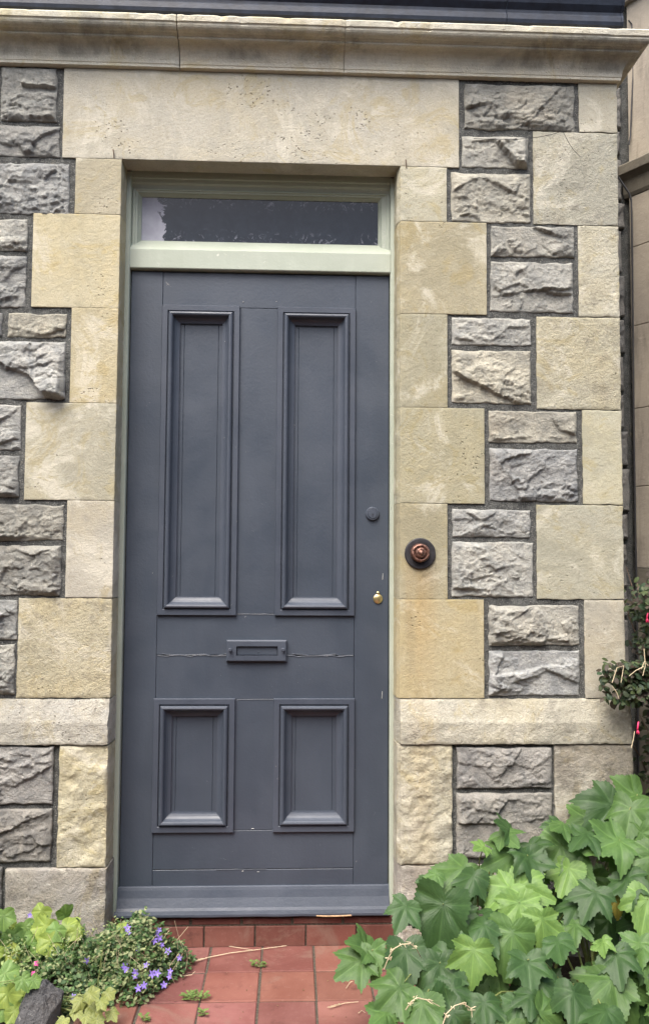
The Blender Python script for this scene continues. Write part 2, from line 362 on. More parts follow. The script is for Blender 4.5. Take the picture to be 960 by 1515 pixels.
# added unseen tree belt behind the camera: blocks low sky, darkens the fanlight reflection
def added_tree_mass():
    b = MB(); X, Z = np.meshgrid(np.linspace(-14, 14, 113), np.linspace(0, 1, 29), indexing='ij')
    top = 4.6+1.5*fbm(X[:, :1]*.35, X[:, :1]*0+3, 4); H = Z*top
    Y = -8.5+1.2*Z**3-.9*fbm(X*.9, H*.9, 4)-.25*fbm(X*5, H*5, 3)
    n1 = 29; b.add(np.stack([X+.2*fbm(X*4, H*4, 3), Y, GZ+H], -1).reshape(-1, 3), [(i*n1+j, i*n1+j+1, (i+1)*n1+j+1, (i+1)*n1+j) for i in range(112) for j in range(28)])
    tpl = (np.array([(0, -.3, 0), (.5, -.5, .05), (1, 0, 0), (.5, .5, .05), (0, .3, 0)]), [(0, 1, 2, 3, 4)], None)
    for i in range(9000):
        a, c = random.randrange(113), random.random()**.7; h = c*float(top[a, 0])
        place(b, tpl, (X[a, 0]+random.uniform(-.2, .2), -8.3+1.2*c**3+random.uniform(-.5, .5), GZ+h+random.uniform(-.2, .3)), (random.uniform(-1, 1), random.uniform(-.5, 1), random.uniform(-1, .5)), (random.uniform(-.4, .4), .6, .8), random.uniform(.15, .3), (1, 1, 1), curl=.2)
    return b
def place(mb_, tpl, pos, axis, nrm, size, tint, curl=.3, cup=.15, twist=0, jit=.0):
    V, F, ve = tpl; V = V.copy()
    x = V[:, 0]; y = V[:, 1]
    V[:, 2] = V[:, 2]-curl*np.sign(x)*x*x*.7-cup*y*y+jit*np.sin(x*5+pos[0]*90)*y*.6+jit*.35*np.sin(y*6+pos[2]*70)
    a = Vector(axis).normalized(); n = Vector(nrm); n = (n-a*n.dot(a)).normalized(); b = n.cross(a)
    M = np.array([a, b, n]); W = V*size @ M+np.array(pos)
    mb_.add(W.tolist(), F, tint=tuple(tint), vein=ve)
MAT['far_leaf'] = mat_plain('dense_tree_leaf', (.035, .06, .025), .7, 0, .5, 4, .01)
tag(added_tree_mass().build('added_tree_belt', MAT['far_leaf']), 'added belt of dense dark green trees behind the camera, blocking low sky light', 'trees', kind='stuff')

# ------------------------------------------------------------------ the stone wall
wall = thing('house_wall', (0.5, 0, GZ), 'front wall of pale limestone quoins and grey rock faced blocks in black mortar around the door', 'wall')
def block(name, x0, x1, z0, z1, col, mode='ashlar', y=0.0, depth=.16, gap=.0002, mat=None, parent=None, seed=None, splay=None, amp=None, wob=.0008, edge=.003, parentobj=None, lab=None, step=None, slope=None):
    """one wall stone: displaced face with returned sides. splay=(side, dx at depth)"""
    st = step or (.0034 if mode == 'rock' else (.0045 if mode == 'worn' else .007))
    x0 += gap; x1 -= gap; z0 += gap; z1 -= gap
    nx = max(4, int((x1-x0)/st)); nz = max(4, int((z1-z0)/st))
    u = np.linspace(0, 1, nx+1); v = np.linspace(0, 1, nz+1)
    # tighten the outer samples for a rounded arris
    w_, h_ = x1-x0, z1-z0
    if mode != 'rock':
        eu, ev = .0016/w_, .0016/h_
        u = np.concatenate([[0, eu], u[1:-1], [1-eu, 1]]); v = np.concatenate([[0, ev], v[1:-1], [1-ev, 1]]); nx += 2; nz += 2
    U, V = np.meshgrid(u, v, indexing='ij')
    X = x0+U*w_; Z = z0+V*h_
    sd_ = (seed if seed is not None else random.random()*90); SX = X+sd_*3.1; SZ_ = Z+sd_*1.7
    rag = {'rock': .0050, 'worn': .0028, 'ashlar': wob}[mode]
    k = .0 if mode == 'ashlar' else 1
    def tri(t): return 1-2*t
    fade = np.clip(np.abs(1-2*U)*3-1.6, 0, 1); fadez = np.clip(np.abs(1-2*V)*3-1.6, 0, 1)
    fq = 16 if mode == 'rock' else 25
    Xn = X-np.sign(U-.5)*fade*rag*(np.abs(fbm(SZ_*fq, np.sign(U-.5)*3+sd_, 3))*1.6)
    Zn = Z-np.sign(V-.5)*fadez*rag*(np.abs(fbm(SX*fq, np.sign(V-.5)*3+sd_+9, 3))*1.6)
    dx = np.minimum(X-x0, x1-X); dz = np.minimum(Z-z0, z1-Z); d = np.minimum(dx, dz)
    dd = np.sqrt(np.clip(dx, 0, .05)*np.clip(dz, 0, .05))
    if mode == 'rock':
        A = amp or random.uniform(.5, .85)
        wx = X+.010*fbm(SX*16, SZ_*16, 5, .62); wz = Z+.010*fbm(SX*16+40, SZ_*16, 5, .62)
        H = .0050+.0065*A*np.clip(d/.022, 0, 1)**.7
        for sc, o_, g_ in ((.16, .0030, .13), (.07, .0030, .12), (.026, .0009, .13), (.010, .0006, .15)):
            n = max(3, int(w_*h_*1.6/(sc*sc))); n = min(n, 420)
            cx = rng.uniform(x0-.02, x1+.02, n); cz = rng.uniform(z0-.02, z1+.02, n)
            D2 = ((wx[..., None]-cx)*.75+(wz[..., None]-cz)*.35)**2+((wz[..., None]-cz)*1.25-(wx[..., None]-cx)*.25)**2
            idx = np.argmin(D2, -1); off = rng.normal(0, o_, n); gx = rng.normal(0, g_*.6, n); gz = rng.normal(-g_*.25, g_, n)
            hh = off[idx]+gx[idx]*(wx-cx[idx])+gz[idx]*(wz-cz[idx])
            H = H+A*hh*np.clip(d/.014, .1, 1)
        H = H+.0020*fbm(SX*55, SZ_*75, 4, .65)+.0010*fbm(SX*160, SZ_*170, 2)
        # ledges flake away towards the bed of the stone
        lw = np.clip(1-(Z-z0)/(.34*h_+.01*fbm(SX*30, SZ_*5, 3)*4), 0, 1); H = H-.0045*(fbm(SX*26+5, SZ_*60, 4)>.12)*(lw > 0)*np.clip(dz/.006, 0, 1)
        H = np.maximum(H, .0035+.002*vnoise(SX*50, SZ_*50))-.002*(1-np.clip(d/.003, 0, 1))
    elif mode == 'worn':
        A = amp or 1.0
        er = np.clip(fbm(SX*9, SZ_*9, 3)*2.2, -1, 1)
        H = A*(.0022*fbm(SX*24, SZ_*34, 4)+.0016*np.abs(fbm(SX*70, SZ_*80, 3)))-A*.0045*np.clip(er, 0, 1)*(.4+.6*vnoise(SX*60, SZ_*60))
        H = H-(.002+.004*A*np.clip(vnoise(SX*20, SZ_*20)-.35, 0, 1))*(1-np.clip(d/.006, 0, 1))**1.5
    else:
        H = .0005*fbm(SX*8, SZ_*8, 3)+.0003*fbm(SX*60, SZ_*60, 2)-edge*.12*(1-np.clip(d/.0016, 0, 1))*(.3+1.4*vnoise(SX*9, SZ_*9))
        if step is None:
            H = H-.0045*np.clip(vnoise(SX*28, SZ_*28)-.72, 0, 1)*(1-np.clip(d/.02, 0, 1))
    Yf = y-H
    if mode != 'rock': Yf = np.minimum(Yf, y+(.0018 if y == 0 else .0055))
    if slope: Yf = Yf+np.interp(V, slope[0], slope[1])
    n1 = nz+1
    verts = np.stack([Xn, Yf, Zn], -1).reshape(-1, 3)
    ii, jj = np.meshgrid(np.arange(nx), np.arange(nz), indexing='ij'); b = ii*n1+jj
    faces = np.stack([b, b+n1, b+n1+1, b+1], -1).reshape(-1, 4).tolist()
    loop = [i*n1 for i in range(nx+1)]+[nx*n1+j for j in range(1, nz+1)]+[i*n1+nz for i in range(nx-1, -1, -1)]+[j for j in range(nz-1, 0, -1)]
    m = len(loop); nb = len(verts); lv = verts[loop]
    rings = [depth] if not splay else [.022, depth]
    allv = [verts]; prev = loop
    for q, yy in enumerate(rings):
        bk = lv.copy(); bk[:, 1] = y+yy
        if splay:
            side, s1, s2 = splay; msk = (bk[:, 0] < (x0+.006)) if side < 0 else (bk[:, 0] > (x1-.006))
            bk[msk, 0] = (x0 if side < 0 else x1)+(s1 if q == 0 else s2)+.0015*fbm(bk[msk, 2]*30+q*5, bk[msk, 2]*0+sd_, 2)
        allv.append(bk); cur = [nb+q*m+i for i in range(m)]
        faces += [(prev[i], cur[i], cur[(i+1) % m], prev[(i+1) % m]) for i in range(m)]
        prev = cur
    me = bpy.data.meshes.new(name); me.from_pydata(np.concatenate(allv).tolist(), [], faces); me.update()
    me.polygons.foreach_set('use_smooth', [True]*(nx*nz)+[False]*(len(faces)-nx*nz))
    mt = mat or {'rock': MAT['rubble'], 'worn': MAT['ashlar_worn'], 'ashlar': MAT['ashlar']}[mode]
    me.materials.append(mt)
    mcol = sum(col)/3; o = link(name, me, parentobj or wall, lin(*[q+(mcol-q)*.16 for q in col]))
    if lab: o['label'] = lab
    return o
XL, XR, XC = -.005, .855, 1.544
cz = [2.243, 2.068, 1.776, 1.484, 1.189, .898, .601]     # lintel underside, then each course joint
def px_x(px, py): return float(P(px, py, 0)[0])
def px_z(px, py): return float(P(px, py, 0)[2])
zp = px_z(640, 1100); z8 = px_z(640, 1277); XLs = XL-.002
LSP = (1, .002, .003); RSP = (-1, -.008, -.0125)
# left jamb
Lq = [((205, 193, 165), 111, 'ashlar'), ((219, 205, 169), 47, 'ashlar'), ((212, 197, 160), 104, 'ashlar'), ((202, 194, 170), 37, 'ashlar'), ((202, 193, 175), 98, 'ashlar'), ((217, 204, 170), 26, 'worn')]
LX = []
for i, (c, px, md) in enumerate(Lq):
    xm = px_x(px, 235+(i+.5)*130); LX.append(xm)
    block('quoin', xm, XL, cz[i+1], cz[i], c, md, depth=.13, splay=LSP, amp=.4)
RX = []
Rq = [((202, 194, 168), 661), ((194, 182, 150), 720), ((184, 176, 148), 662), ((190, 182, 153), 717), ((190, 179, 147), 662), ((206, 190, 150), 716)]
for i, (c, px) in enumerate(Rq):
    xm = px_x(px, 250+(i+.5)*130); RX.append(xm)
    block('quoin', XR, xm, cz[i+1], cz[i], c, 'ashlar', depth=.13, splay=RSP)
ct = px_z(880, 196)
Cq = [((200, 192, 172), 855, Z_T, ct, 'ashlar'), ((206, 200, 181), 788, ct, cz[1], 'worn'), ((215, 207, 184), 855, cz[1], cz[2], 'worn'), ((206, 197, 170), 793, cz[2], cz[3], 'worn'),
      ((206, 199, 172), 861, cz[3], cz[4], 'ashlar'), ((195, 189, 166), 793, cz[4], cz[5], 'ashlar'), ((202, 194, 177), 864, cz[5], cz[6], 'ashlar')]
CX = []
for (c, px, za, zb, md) in Cq:
    pyc = 826-(za+zb-2*1.019)/2*480; xm = px_x(px, pyc); CX.append(xm)
    block('quoin', xm, XC, zb, za, c, md, depth=.3, amp=.55, wob=.003)
# lintel
block('lintel', -.187, 1.040, cz[0], Z_T, (212, 203, 184), 'ashlar', depth=.075, step=.009, lab='long smooth pale lintel stone over the door')
# plinth band and base
sl = ([0, .5, .56, 1], [-.020, -.020, -.016, 0])
block('plinth_band', -1.2, -.72, zp, cz[6], (198, 190, 172), 'worn', slope=sl, depth=.15, amp=.6)
block('plinth_band', -.72, XL, zp, cz[6], (208, 202, 190), 'worn', slope=sl, depth=.13, splay=LSP, amp=.6)
block('plinth_band', XR, XC+.012, zp, cz[6], (212, 204, 184), 'worn', slope=sl, depth=.13, splay=RSP, amp=.7)
zg = GZ-.03
x7 = px_x(88, 1190)
block('quoin', x7, XL, z8, zp, (218, 207, 174), 'worn', y=-.018, depth=.146, splay=LSP, amp=2.3)
block('quoin', px_x(10, 1330), XL+.004, zg, z8, (184, 176, 166), 'worn', y=-.020, depth=.15, splay=LSP, mat=MAT['ashlar_lichen'], amp=.6)
block('quoin', XR, px_x(668, 1190), z8, zp, (214, 205, 180), 'worn', y=-.017, depth=.147, splay=RSP, amp=2.5)
block('quoin', XR, px_x(760, 1330), zg, z8, (200, 190, 178), 'worn', y=-.018, depth=.148, splay=RSP, mat=MAT['ashlar_lichen'], amp=.8)
block('quoin', px_x(818, 1200), XC+.015, .02, zp, (186, 176, 160), 'worn', y=-.014, depth=.3, mat=MAT['ashlar_lichen'], amp=1.2)
block('quoin', px_x(762, 1330), XC+.015, zg, .018, (180, 172, 160), 'worn', y=-.016, depth=.3, mat=MAT['ashlar_lichen'], amp=.8)

# rock faced stones, photographed ones first: x0,y0,x1,y1 in the photo, all on the wall plane
g1, g2, g3 = (198, 196, 192), (202, 197, 186), (190, 189, 186)
rocks = [(687, 124, 850, 194, g1), (683, 201, 781, 249, g1), (667, 255, 784, 330, g2), (726, 334, 849, 381, g2), (725, 387, 848, 463, g1),
         (668, 470, 786, 512, g2), (668, 518, 785, 598, g2), (723, 608, 853, 656, g2), (724, 663, 854, 743, (202, 200, 197)), (669, 753, 785, 796, g1),
         (668, 801, 788, 884, (200, 198, 193)), (722, 895, 856, 956, g1), (723, 962, 857, 1030, g1), (674, 1104, 814, 1165, (182, 178, 176)), (674, 1171, 814, 1268, (182, 178, 175)),
         (2, 99, 85, 180, (188, 188, 188)), (-40, 185, 89, 232, (166, 166, 168)), (-60, 240, 103, 317, g1), (-50, 323, 41, 372, g1), (-70, 377, 39, 455, g1),
         (12, 463, 99, 500, g2), (-70, 504, 97, 591, g1), (-40, 598, 32, 667, g1), (-80, 673, 29, 737, g1), (-60, 745, 95, 801, g1),
         (-60, 806, 91, 882, g1), (-70, 887, 26, 947, g3), (-50, 952, 23, 1028, g3), (-60, 1103, 81, 1189, (178, 174, 171)), (-50, 1195, 79, 1274, (178, 174, 172)), (-70, 1280, 5, 1400, (155, 150, 145))]
rowspan = []
for (a, b, c, d, col) in rocks:
    x0, x1 = px_x(a-.8, (b+d)/2), px_x(c+.8, (b+d)/2); xm = (a+c)/2
    z0, z1 = px_z(xm, d), px_z(xm, b); y = -.0085 if b > 1100 else .0060
    k = random.uniform(.91, 1.07); wm = random.uniform(-3, 6); col = (min(255, col[0]*k+wm), min(255, col[1]*k+wm*.4), min(255, col[2]*k-wm))
    if b < 1104 or True: block('rock_faced_stone', x0, x1, z0, z1, col, 'rock', y=y, depth=.06)
    if c < 110: rowspan.append((x0, z0, z1, y))
# the wall carries on to the left, outside the photograph
for (x0, z0, z1, y) in rowspan:
    x = x0
    while x > -1.15:
        wd = random.uniform(.16, .34); k = random.uniform(.9, 1.08)
        block('rock_faced_stone', max(x-.014-wd, -1.2), x-.014, z0, z1, tuple(q*k for q in g1), 'rock', y=y, depth=.06, step=.008)
        x -= .014+wd
# black mortar bed behind the stones (grid with pointing that swells and crumbles)
def mortar(x0, x1, z0, z1, y, st=.005):
    nx, nz = int((x1-x0)/st), int((z1-z0)/st)
    X, Z = np.meshgrid(np.linspace(x0, x1, nx+1), np.linspace(z0, z1, nz+1), indexing='ij')
    H = .0022*fbm(X*70, Z*70, 3)+.0008*fbm(X*18+7, Z*18, 2)
    Y = y-H+np.where(Z < zp, -.009, 0)
    b = MB(); n1 = nz+1
    b.add(np.stack([X, Y, Z], -1).reshape(-1, 3), [(i*n1+j, (i+1)*n1+j, (i+1)*n1+j+1, i*n1+j+1) for i in range(nx) for j in range(nz)])
    return b
for (a, b) in ((-1.2, -.04), (px_x(650, 300), XC-.02)):
    mortar(a, b, zg, Z_T+.005, .0045).build('mortar_bed', MAT['mortar'], wall, smooth=True)
# hidden masonry body of the wall and the return towards the house behind
mb = MB()
mb.box((-1.2, .06, zg), (-.03, .30, Z_T)); mb.box((.90, .06, zg), (XC-.03, .30, Z_T)); mb.box((-.03, .08, cz[0]+.004), (.90, .30, Z_T))
mb.box((XC-.3, .302, zg), (XC-.004, 1.6, Z_T))
mb.build('masonry_core', MAT['mortar'], wall)
# cornice
def cprof():
    p = [(.03, 0), (-.006, 0), (-.014, .002), (-.014, .010)]
    for t in np.linspace(0, 1, 9): p.append((-.016-.042*(1-math.cos(t*math.pi/2)), .012+.052*math.sin(t*math.pi/2)))   # cove
    p += [(-.061, .066), (-.061, .071), (-.066, .073)]
    for t in np.linspace(0, 1, 6): p.append((-.070-.022*math.sin(t*math.pi/2), .076+.018*(1-math.cos(t*math.pi/2))))
    p += [(-.096, .097), (-.098, .112), (-.093, .118), (.03, .135)]
    return p
cp = cprof()
def cornice(x0, x1, col, ret=False):
    pr = [(y_, Z_T+z_) for y_, z_ in cp]; n = len(pr); nxs = max(2, int((x1-x0)/.012)); b = MB(); v = []
    for i in range(nxs+1):
        t = i/nxs; x = x0+(x1-x0)*t
        for (yy, zz) in pr:
            xx = x
            e = min(x-x0, x1-x) if not ret else x-x0
            no = .0016*float(fbm(np.array(x*22+x0*7), np.array(zz*40+yy*30), 3))
            chip = -.006*max(0, float(vnoise(np.array(x*30), np.array(zz*20+3)))-.72)*3.5 if zz > Z_T+.09 else 0
            s_ = .0025*(1-min(1, e/.006))**2
            v.append((xx+(t*max(0, -yy*.85) if ret and i == nxs else 0), yy+no-chip+s_ if yy < .02 else yy, zz+no*.6))
    f = [(i*n+j, i*n+(j+1) % n, (i+1)*n+(j+1) % n, (i+1)*n+j) for i in range(nxs) for j in range(n)]
    f += [tuple(range(n)), tuple(nxs*n+j for j in range(n))[::-1]]
    if ret:   # return along the side of the porch
        m = len(v); v += [(x1-yy*.85, 1.2, zz) for (yy, zz) in pr]
        f = f[:-1]+[(nxs*n+j, nxs*n+(j+1) % n, m+(j+1) % n, m+j) for j in range(n)]+[tuple(m+j for j in range(n))[::-1]]
    b.add(v, f); o = b.build('cornice', MAT['cornice'], wall, smooth=False, color=lin(*col)); return o
xj1, xj2 = px_x(262, 70)+.012, px_x(511, 70)-.005
cornice(-1.2, xj1-.0022, (240, 233, 214)); cornice(xj1+.001, xj2-.0012, (238, 229, 210)); cornice(xj2, XC-.004, (240, 232, 214), True)

# ------------------------------------------------------------------ gutter and roof over the cornice
GB = .006
gy = float(-.085); zb = Z_T+.120
gt = thing('gutter', (.2, gy, zb), 'dark painted ogee gutter resting on the stone cornice above the door', 'gutter')
gp = [(-.072, 0), (-.086, .001), (-.094, .006), (-.097, .016), (-.097, .030), (-.093, .038), (-.094, .046), (-.106, .062), (-.114, .085), (-.116, .12), (-.125, .124), (-.125, .134), (-.112, .134),
      (-.105, .12), (-.10, .085), (-.09, .06), (-.082, .03), (-.07, .012), (.03, .012), (.03, 0)]
xe = float(P(919, 30, gy)[0])
xjg = float(P(748, 30, gy)[0])
m = MB(); m.extrude([(y_, zb+z_) for y_, z_ in gp], -1.2, xjg-.001); m.build('gutter_length', MAT['gutter'], gt)
m = MB(); m.extrude([(y_, zb+z_) for y_, z_ in gp], xjg+.001, xe-.006); m.build('gutter_length', MAT['gutter'], gt)
m = MB(); m.extrude([(y_-.002, zb+z_-.001) for y_, z_ in gp[:13]]+[(.03, zb+.134), (.03, zb)], xe-.0058, xe); m.build('end_cap', MAT['gutter'], gt)
rf = thing('porch_roof', (.2, .2, zb+.12), 'slate lean to roof above the dark gutter', 'roof')
m = MB()
for r in range(7):
    y0 = -.07+r*.16; z0 = zb+.14+r*.16*.62
    for c in range(12):
        x0 = -1.2+c*.25-(r % 2)*.12; x1 = min(x0+.246, xe-.02)
        if x1-x0 < .03: continue
        m.add([(x0, y0, z0), (x1, y0, z0), (x1, y0+.19, z0+.19*.6), (x0, y0+.19, z0+.19*.6), (x0, y0, z0+.007), (x1, y0, z0+.007), (x1, y0+.19, z0+.007+.19*.6), (x0, y0+.19, z0+.007+.19*.6)],
              [(3, 2, 1, 0), (4, 5, 6, 7), (0, 1, 5, 4), (1, 2, 6, 5), (2, 3, 7, 6), (3, 0, 4, 7)])
m.build('slates', MAT['slate'], rf)

# ------------------------------------------------------------------ rear wall and canted bay at the right
def mat_rear(name, c1, c2):
    s = NT(name); a = s.noise(4, 5, .6); b = s.noise(60, 5, .7)
    c = s.mix(s.ramp(a, .35, .65), c1, c2); c = s.mix(s.ramp(b, .5, .75, 0, .4), c, tuple(q*1.3 for q in c1))
    g = s.ramp(s.noise(20, 5, .7, stretch=(1, 1, .15)), .5, .7); c = s.mix(s.math('MULTIPLY', g, .4), c, (.10, .085, .07))
    return s.out(c, .92, s.bump(b, .003, .8), spec=.2)
MAT['bay'] = mat_rear('buff_bay_stone', (.31, .275, .225), (.38, .335, .265))
MAT['bay_dark'] = mat_rear('dirty_bay_moulding', (.13, .12, .095), (.2, .18, .14))
RY = .50
rw = thing('rear_wall', (1.7, RY, GZ), 'narrow strip of dark rock faced wall set back beside the porch corner', 'wall')
z = zg
m = MB(); m.box((1.45, RY+.012, zg), (1.83, RY+.3, 3.2)); m.build('mortar_bed', MAT['mortar'], rw)
zz = zg+.02
while zz < 3.1:
    h = random.choice([.11, .14, .17, .2]); xa = 1.56+random.uniform(-.02, .05)
    for (a, b) in ((1.5, xa), (xa+.012, 1.765+random.uniform(-.01, .012))):
        if b-a > .04: block('rock_faced_stone', a, b, zz, zz+h-.012, (160, 156, 153), 'rock', y=RY, depth=.03, step=.006, parentobj=rw)
    zz += h
bay = thing('bay_wall', (1.8, .45, GZ), 'buff stone canted bay wall at the right edge with a dark moulded band', 'wall')
bx, by = 1.788, RY-.012; ang = R(-58); du = Vector((math.cos(ang), math.sin(ang), 0)); dn = Vector((math.sin(ang), -math.cos(ang), 0))
def bayprism(prof, s0, s1, name, mat):
    """prof: (outward, z) closed"""
    v = []; n = len(prof)
    for s_ in (s0, s1):
        for (o_, z_) in prof:
            p = Vector((bx, by, 0))+du*s_+dn*o_; v.append((p.x, p.y, z_))
    f = [(i, (i+1) % n, (i+1) % n+n, i+n) for i in range(n)]+[tuple(range(n))[::-1], tuple(range(n, 2*n))]
    q = MB(); q.add(v, f); return q.build(name, mat, bay)
zs1 = float(P(935, 245, by)[2]); zs0 = float(P(935, 292, by)[2]); zs2 = float(P(935, 8, by)[2])
cur = zg; hs = [.3, .28, .31, .27, .3, .29, .31]
i = 0
while cur < zs0-.01:
    nxt = min(cur+hs[i % 7], zs0); 
    if zs0-nxt < .12: nxt = zs0
    bayprism([(0, cur+.001), (.0015, cur+.003), (.0015, nxt-.003), (0, nxt-.001), (-.3, nxt-.001), (-.3, cur+.001)], 0, .62, 'ashlar_course', MAT['bay_dark'] if nxt < 1.1 else MAT['bay']); cur = nxt; i += 1
bayprism([(0, zs1), (0, zs2), (-.3, zs2), (-.3, zs1)], 0, .62, 'ashlar_course', MAT['bay'])
hb = zs1-zs0
bayprism([(-.3, zs0), (.004, zs0), (.010, zs0+hb*.1), (.016, zs0+hb*.5), (.030, zs0+hb*.62), (.038, zs0+hb*.66), (.040, zs0+hb*.92), (.034, zs0+hb*.97), (-.3, zs1)], -.02, .62, 'string_course', MAT['bay_dark'])
bayprism([(-.3, zs2), (.02, zs2), (.04, zs2+.04), (.07, zs2+.06), (.07, zs2+.11), (-.3, zs2+.2)], -.01, .62, 'eaves_moulding', MAT['bay'])
# service cable in the corner
cp_ = [P(x, y, RY-.03) for x, y in ((929, 30), (934, 36), (935, 60), (936, 110), (934, 150), (932, 200), (930, 214))]
m = MB(); m.tube(cp_, .0028, seg=8); c1 = m.build('service_cable', MAT['iron']); tag(c1, 'short grey cable in the corner above the dark bay moulding', 'cable', 'cables in the wall corner')
cp_ = [P(x, y, RY-.045) for x, y in ((914, 262), (922, 274), (930, 286), (933, 296), (934, 330), (935, 420), (936, 520), (937, 640), (939, 760), (941, 870), (943, 1000), (944, 1180))]
m = MB(); m.tube(cp_, .0035, seg=8); c2 = m.build('service_cable', MAT['rubber']); tag(c2, 'long black cable running down the corner beside the bay wall', 'cable', 'cables in the wall corner')

# ------------------------------------------------------------------ door frame and fanlight
DY = .092
def X_(x): return float(CAM[0]+(x-CAM[0])*(DY-CAM[1])/(.14-CAM[1]))
def Z_(z): return float(CAM[2]+(z-CAM[2])*(DY-CAM[1])/(.14-CAM[1]))
FI_L, FI_R = X_(.0012), X_(.8392)
FY = .070
zdt = Z_(1.946)      # underside of transom bar
ztr = float(P(380, 371, FY+.006)[2])     # top arris of the transom bar
fr = thing('door_frame', (.42, FY, ST), 'pale sage green timber door frame with a narrow fanlight and flaking paint', 'door frame')
m = MB(); m.box((-.05, FY, ST-.03), (FI_L, .20, cz[0]-.002), .003); m.build('jamb', MAT['sage'], fr)
m = MB(); m.box((FI_R, FY+.004, ST-.03), (.90, .20, cz[0]-.002), .003); m.build('jamb', MAT['sage'], fr)
# head of the frame, stepped
zh = float(P(380, 262, .078)[2])
GY = .118
gl_t, gl_b = float(P(380, 296, GY)[2]), float(P(380, 359, GY)[2]); gx0, gx1 = float(P(211, 325, GY)[0]), float(P(558, 330, GY)[0])
m = MB(); m.extrude([(.075, zh+.03), (.076, zh-.002), (.078, zh-.010), (.084, zh-.012), (.087, zh-.022), (.093, zh-.026), (.097, zh-.036), (.101, zh-.040), (.2, zh-.040), (.2, zh+.03)], FI_L+.0003, FI_R-.0003)
m.build('head', MAT['sage'], fr)
bar = [(FY+.005, zdt+.002), (FY+.004, zdt+.004), (FY+.004, ztr-.003), (FY+.006, ztr), (GY-.003, gl_b-.002), (.2, gl_b-.002), (.2, zdt), (FY+.008, zdt)]
m = MB(); m.extrude(bar, FI_L+.0002, FI_R-.0002); m.build('transom_bar', MAT['sage'], fr)
# fixed light: stiles and top rail with a bevelled rebate
win = MB()
def ring(b, x0, x1, z0, z1, prof, **k):
    """mitred rectangular ring, prof = (inset, y)"""
    v = []
    for (i_, y_) in prof: v += [(x0+i_, y_, z0+i_), (x1-i_, y_, z0+i_), (x1-i_, y_, z1-i_), (x0+i_, y_, z1-i_)]
    f = []
    for q in range(len(prof)-1):
        for c in range(4):
            d = (c+1) % 4; f.append((q*4+c, q*4+d, q*4+4+d, q*4+4+c))
    b.add(v, f, **k)
wx0, wx1 = FI_L+.0002, FI_R-.0002; wz0, wz1 = gl_b-.036, zh-.038
v = []
pr = [((wx0, wx1, wz0, wz1), .104), ((wx0+.001, wx1-.001, wz0, wz1-.001), .094), ((wx0+.009, wx1-.009, wz0, wz1-.004), .094), ((wx0+.010, wx1-.010, wz0, wz1-.005), .098), ((gx0-.012, gx1+.012, gl_b-.035, gl_t+.009), .100), ((gx0-.009, gx1+.009, gl_b-.035, gl_t+.007), .106), ((gx0-.002, gx1+.002, gl_b-.006, gl_t+.001), GY-.003), ((gx0-.002, gx1+.002, gl_b-.006, gl_t+.001), GY+.006)]
for (a, b, c, d), yy in pr: v += [(a, yy, c), (b, yy, c), (b, yy, d), (a, yy, d)]
win.add(v, [(q*4+c, q*4+(c+1) % 4, q*4+4+(c+1) % 4, q*4+4+c) for q in range(len(pr)-1) for c in range(4)])
wn = win.build('fanlight', MAT['sage'], fr)
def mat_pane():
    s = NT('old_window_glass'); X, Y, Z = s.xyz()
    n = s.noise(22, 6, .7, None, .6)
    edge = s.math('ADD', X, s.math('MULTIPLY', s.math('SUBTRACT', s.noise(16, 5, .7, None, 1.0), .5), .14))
    pale_patch = s.ramp(edge, gx0+.064, gx0+.070, 1, 0)  # pale ragged-edged patch over the left end of the pane
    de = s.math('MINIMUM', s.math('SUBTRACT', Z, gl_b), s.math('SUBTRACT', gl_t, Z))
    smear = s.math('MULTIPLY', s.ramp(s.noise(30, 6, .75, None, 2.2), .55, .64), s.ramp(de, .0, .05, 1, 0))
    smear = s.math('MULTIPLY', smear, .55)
    f = s.math('MAXIMUM', pale_patch, smear)
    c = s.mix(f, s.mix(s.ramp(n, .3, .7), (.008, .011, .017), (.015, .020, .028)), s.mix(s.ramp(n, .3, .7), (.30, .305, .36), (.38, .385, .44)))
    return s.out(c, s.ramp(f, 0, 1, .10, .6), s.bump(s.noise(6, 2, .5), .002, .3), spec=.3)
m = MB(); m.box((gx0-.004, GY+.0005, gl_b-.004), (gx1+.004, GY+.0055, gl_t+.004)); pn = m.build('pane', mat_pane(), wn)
# hidden dark back of the frame so no daylight comes round
m = MB(); m.box((-.05, .205, ST-.03), (.9, .22, cz[0])); m.build('back_board', MAT['hole'], fr)

# ------------------------------------------------------------------ the door
DL, DR, DB, DT = X_(.0040), X_(.8365), 0.0, Z_(1.943)
WP = .060
BOT = float(P(380, 1357, DY-WP)[2])
door = thing('front_door', (.42, DY, BOT), 'slate blue painted four panel timber door with letter plate and weatherboard', 'door')
panels = [(X_(a), X_(b), Z_(c), Z_(d)) for a, b, c, d in ((.107, .352, .840, 1.830), (.477, .726, .840, 1.830), (.102, .352, .168, .576), (.477, .728, .168, .576))]
leaf = MB(); BV = .0011; g = .0004
leaf.box((DL, DY, BOT+.03), (X_(.105)-g, DY+.045, DT), BV)                # hanging stile
leaf.box((X_(.728)+g, DY, BOT+.03), (DR, DY+.045, DT), BV)                # lock stile
def rail(x0, x1, z0, z1):
    x0, x1 = X_(x0), X_(x1); z0 = z0 if z0 < 0 else Z_(z0); z1 = DT if z1 == DT else Z_(z1)
    leaf.box((x0+g, DY+.0006, z0+g), (x1-g, DY+.045, z1-g), BV)
rail(.105, .728, 1.828, DT); 
zc = .7115
rail(.105, .728, zc+.0008, .842); rail(.105, .728, .574, zc-.0008); rail(.105, .728, .052, .170); rail(.105, .728, BOT+.03, .051)
rail(.350, .479, .842, 1.828); rail(.350, .479, .170, .574)
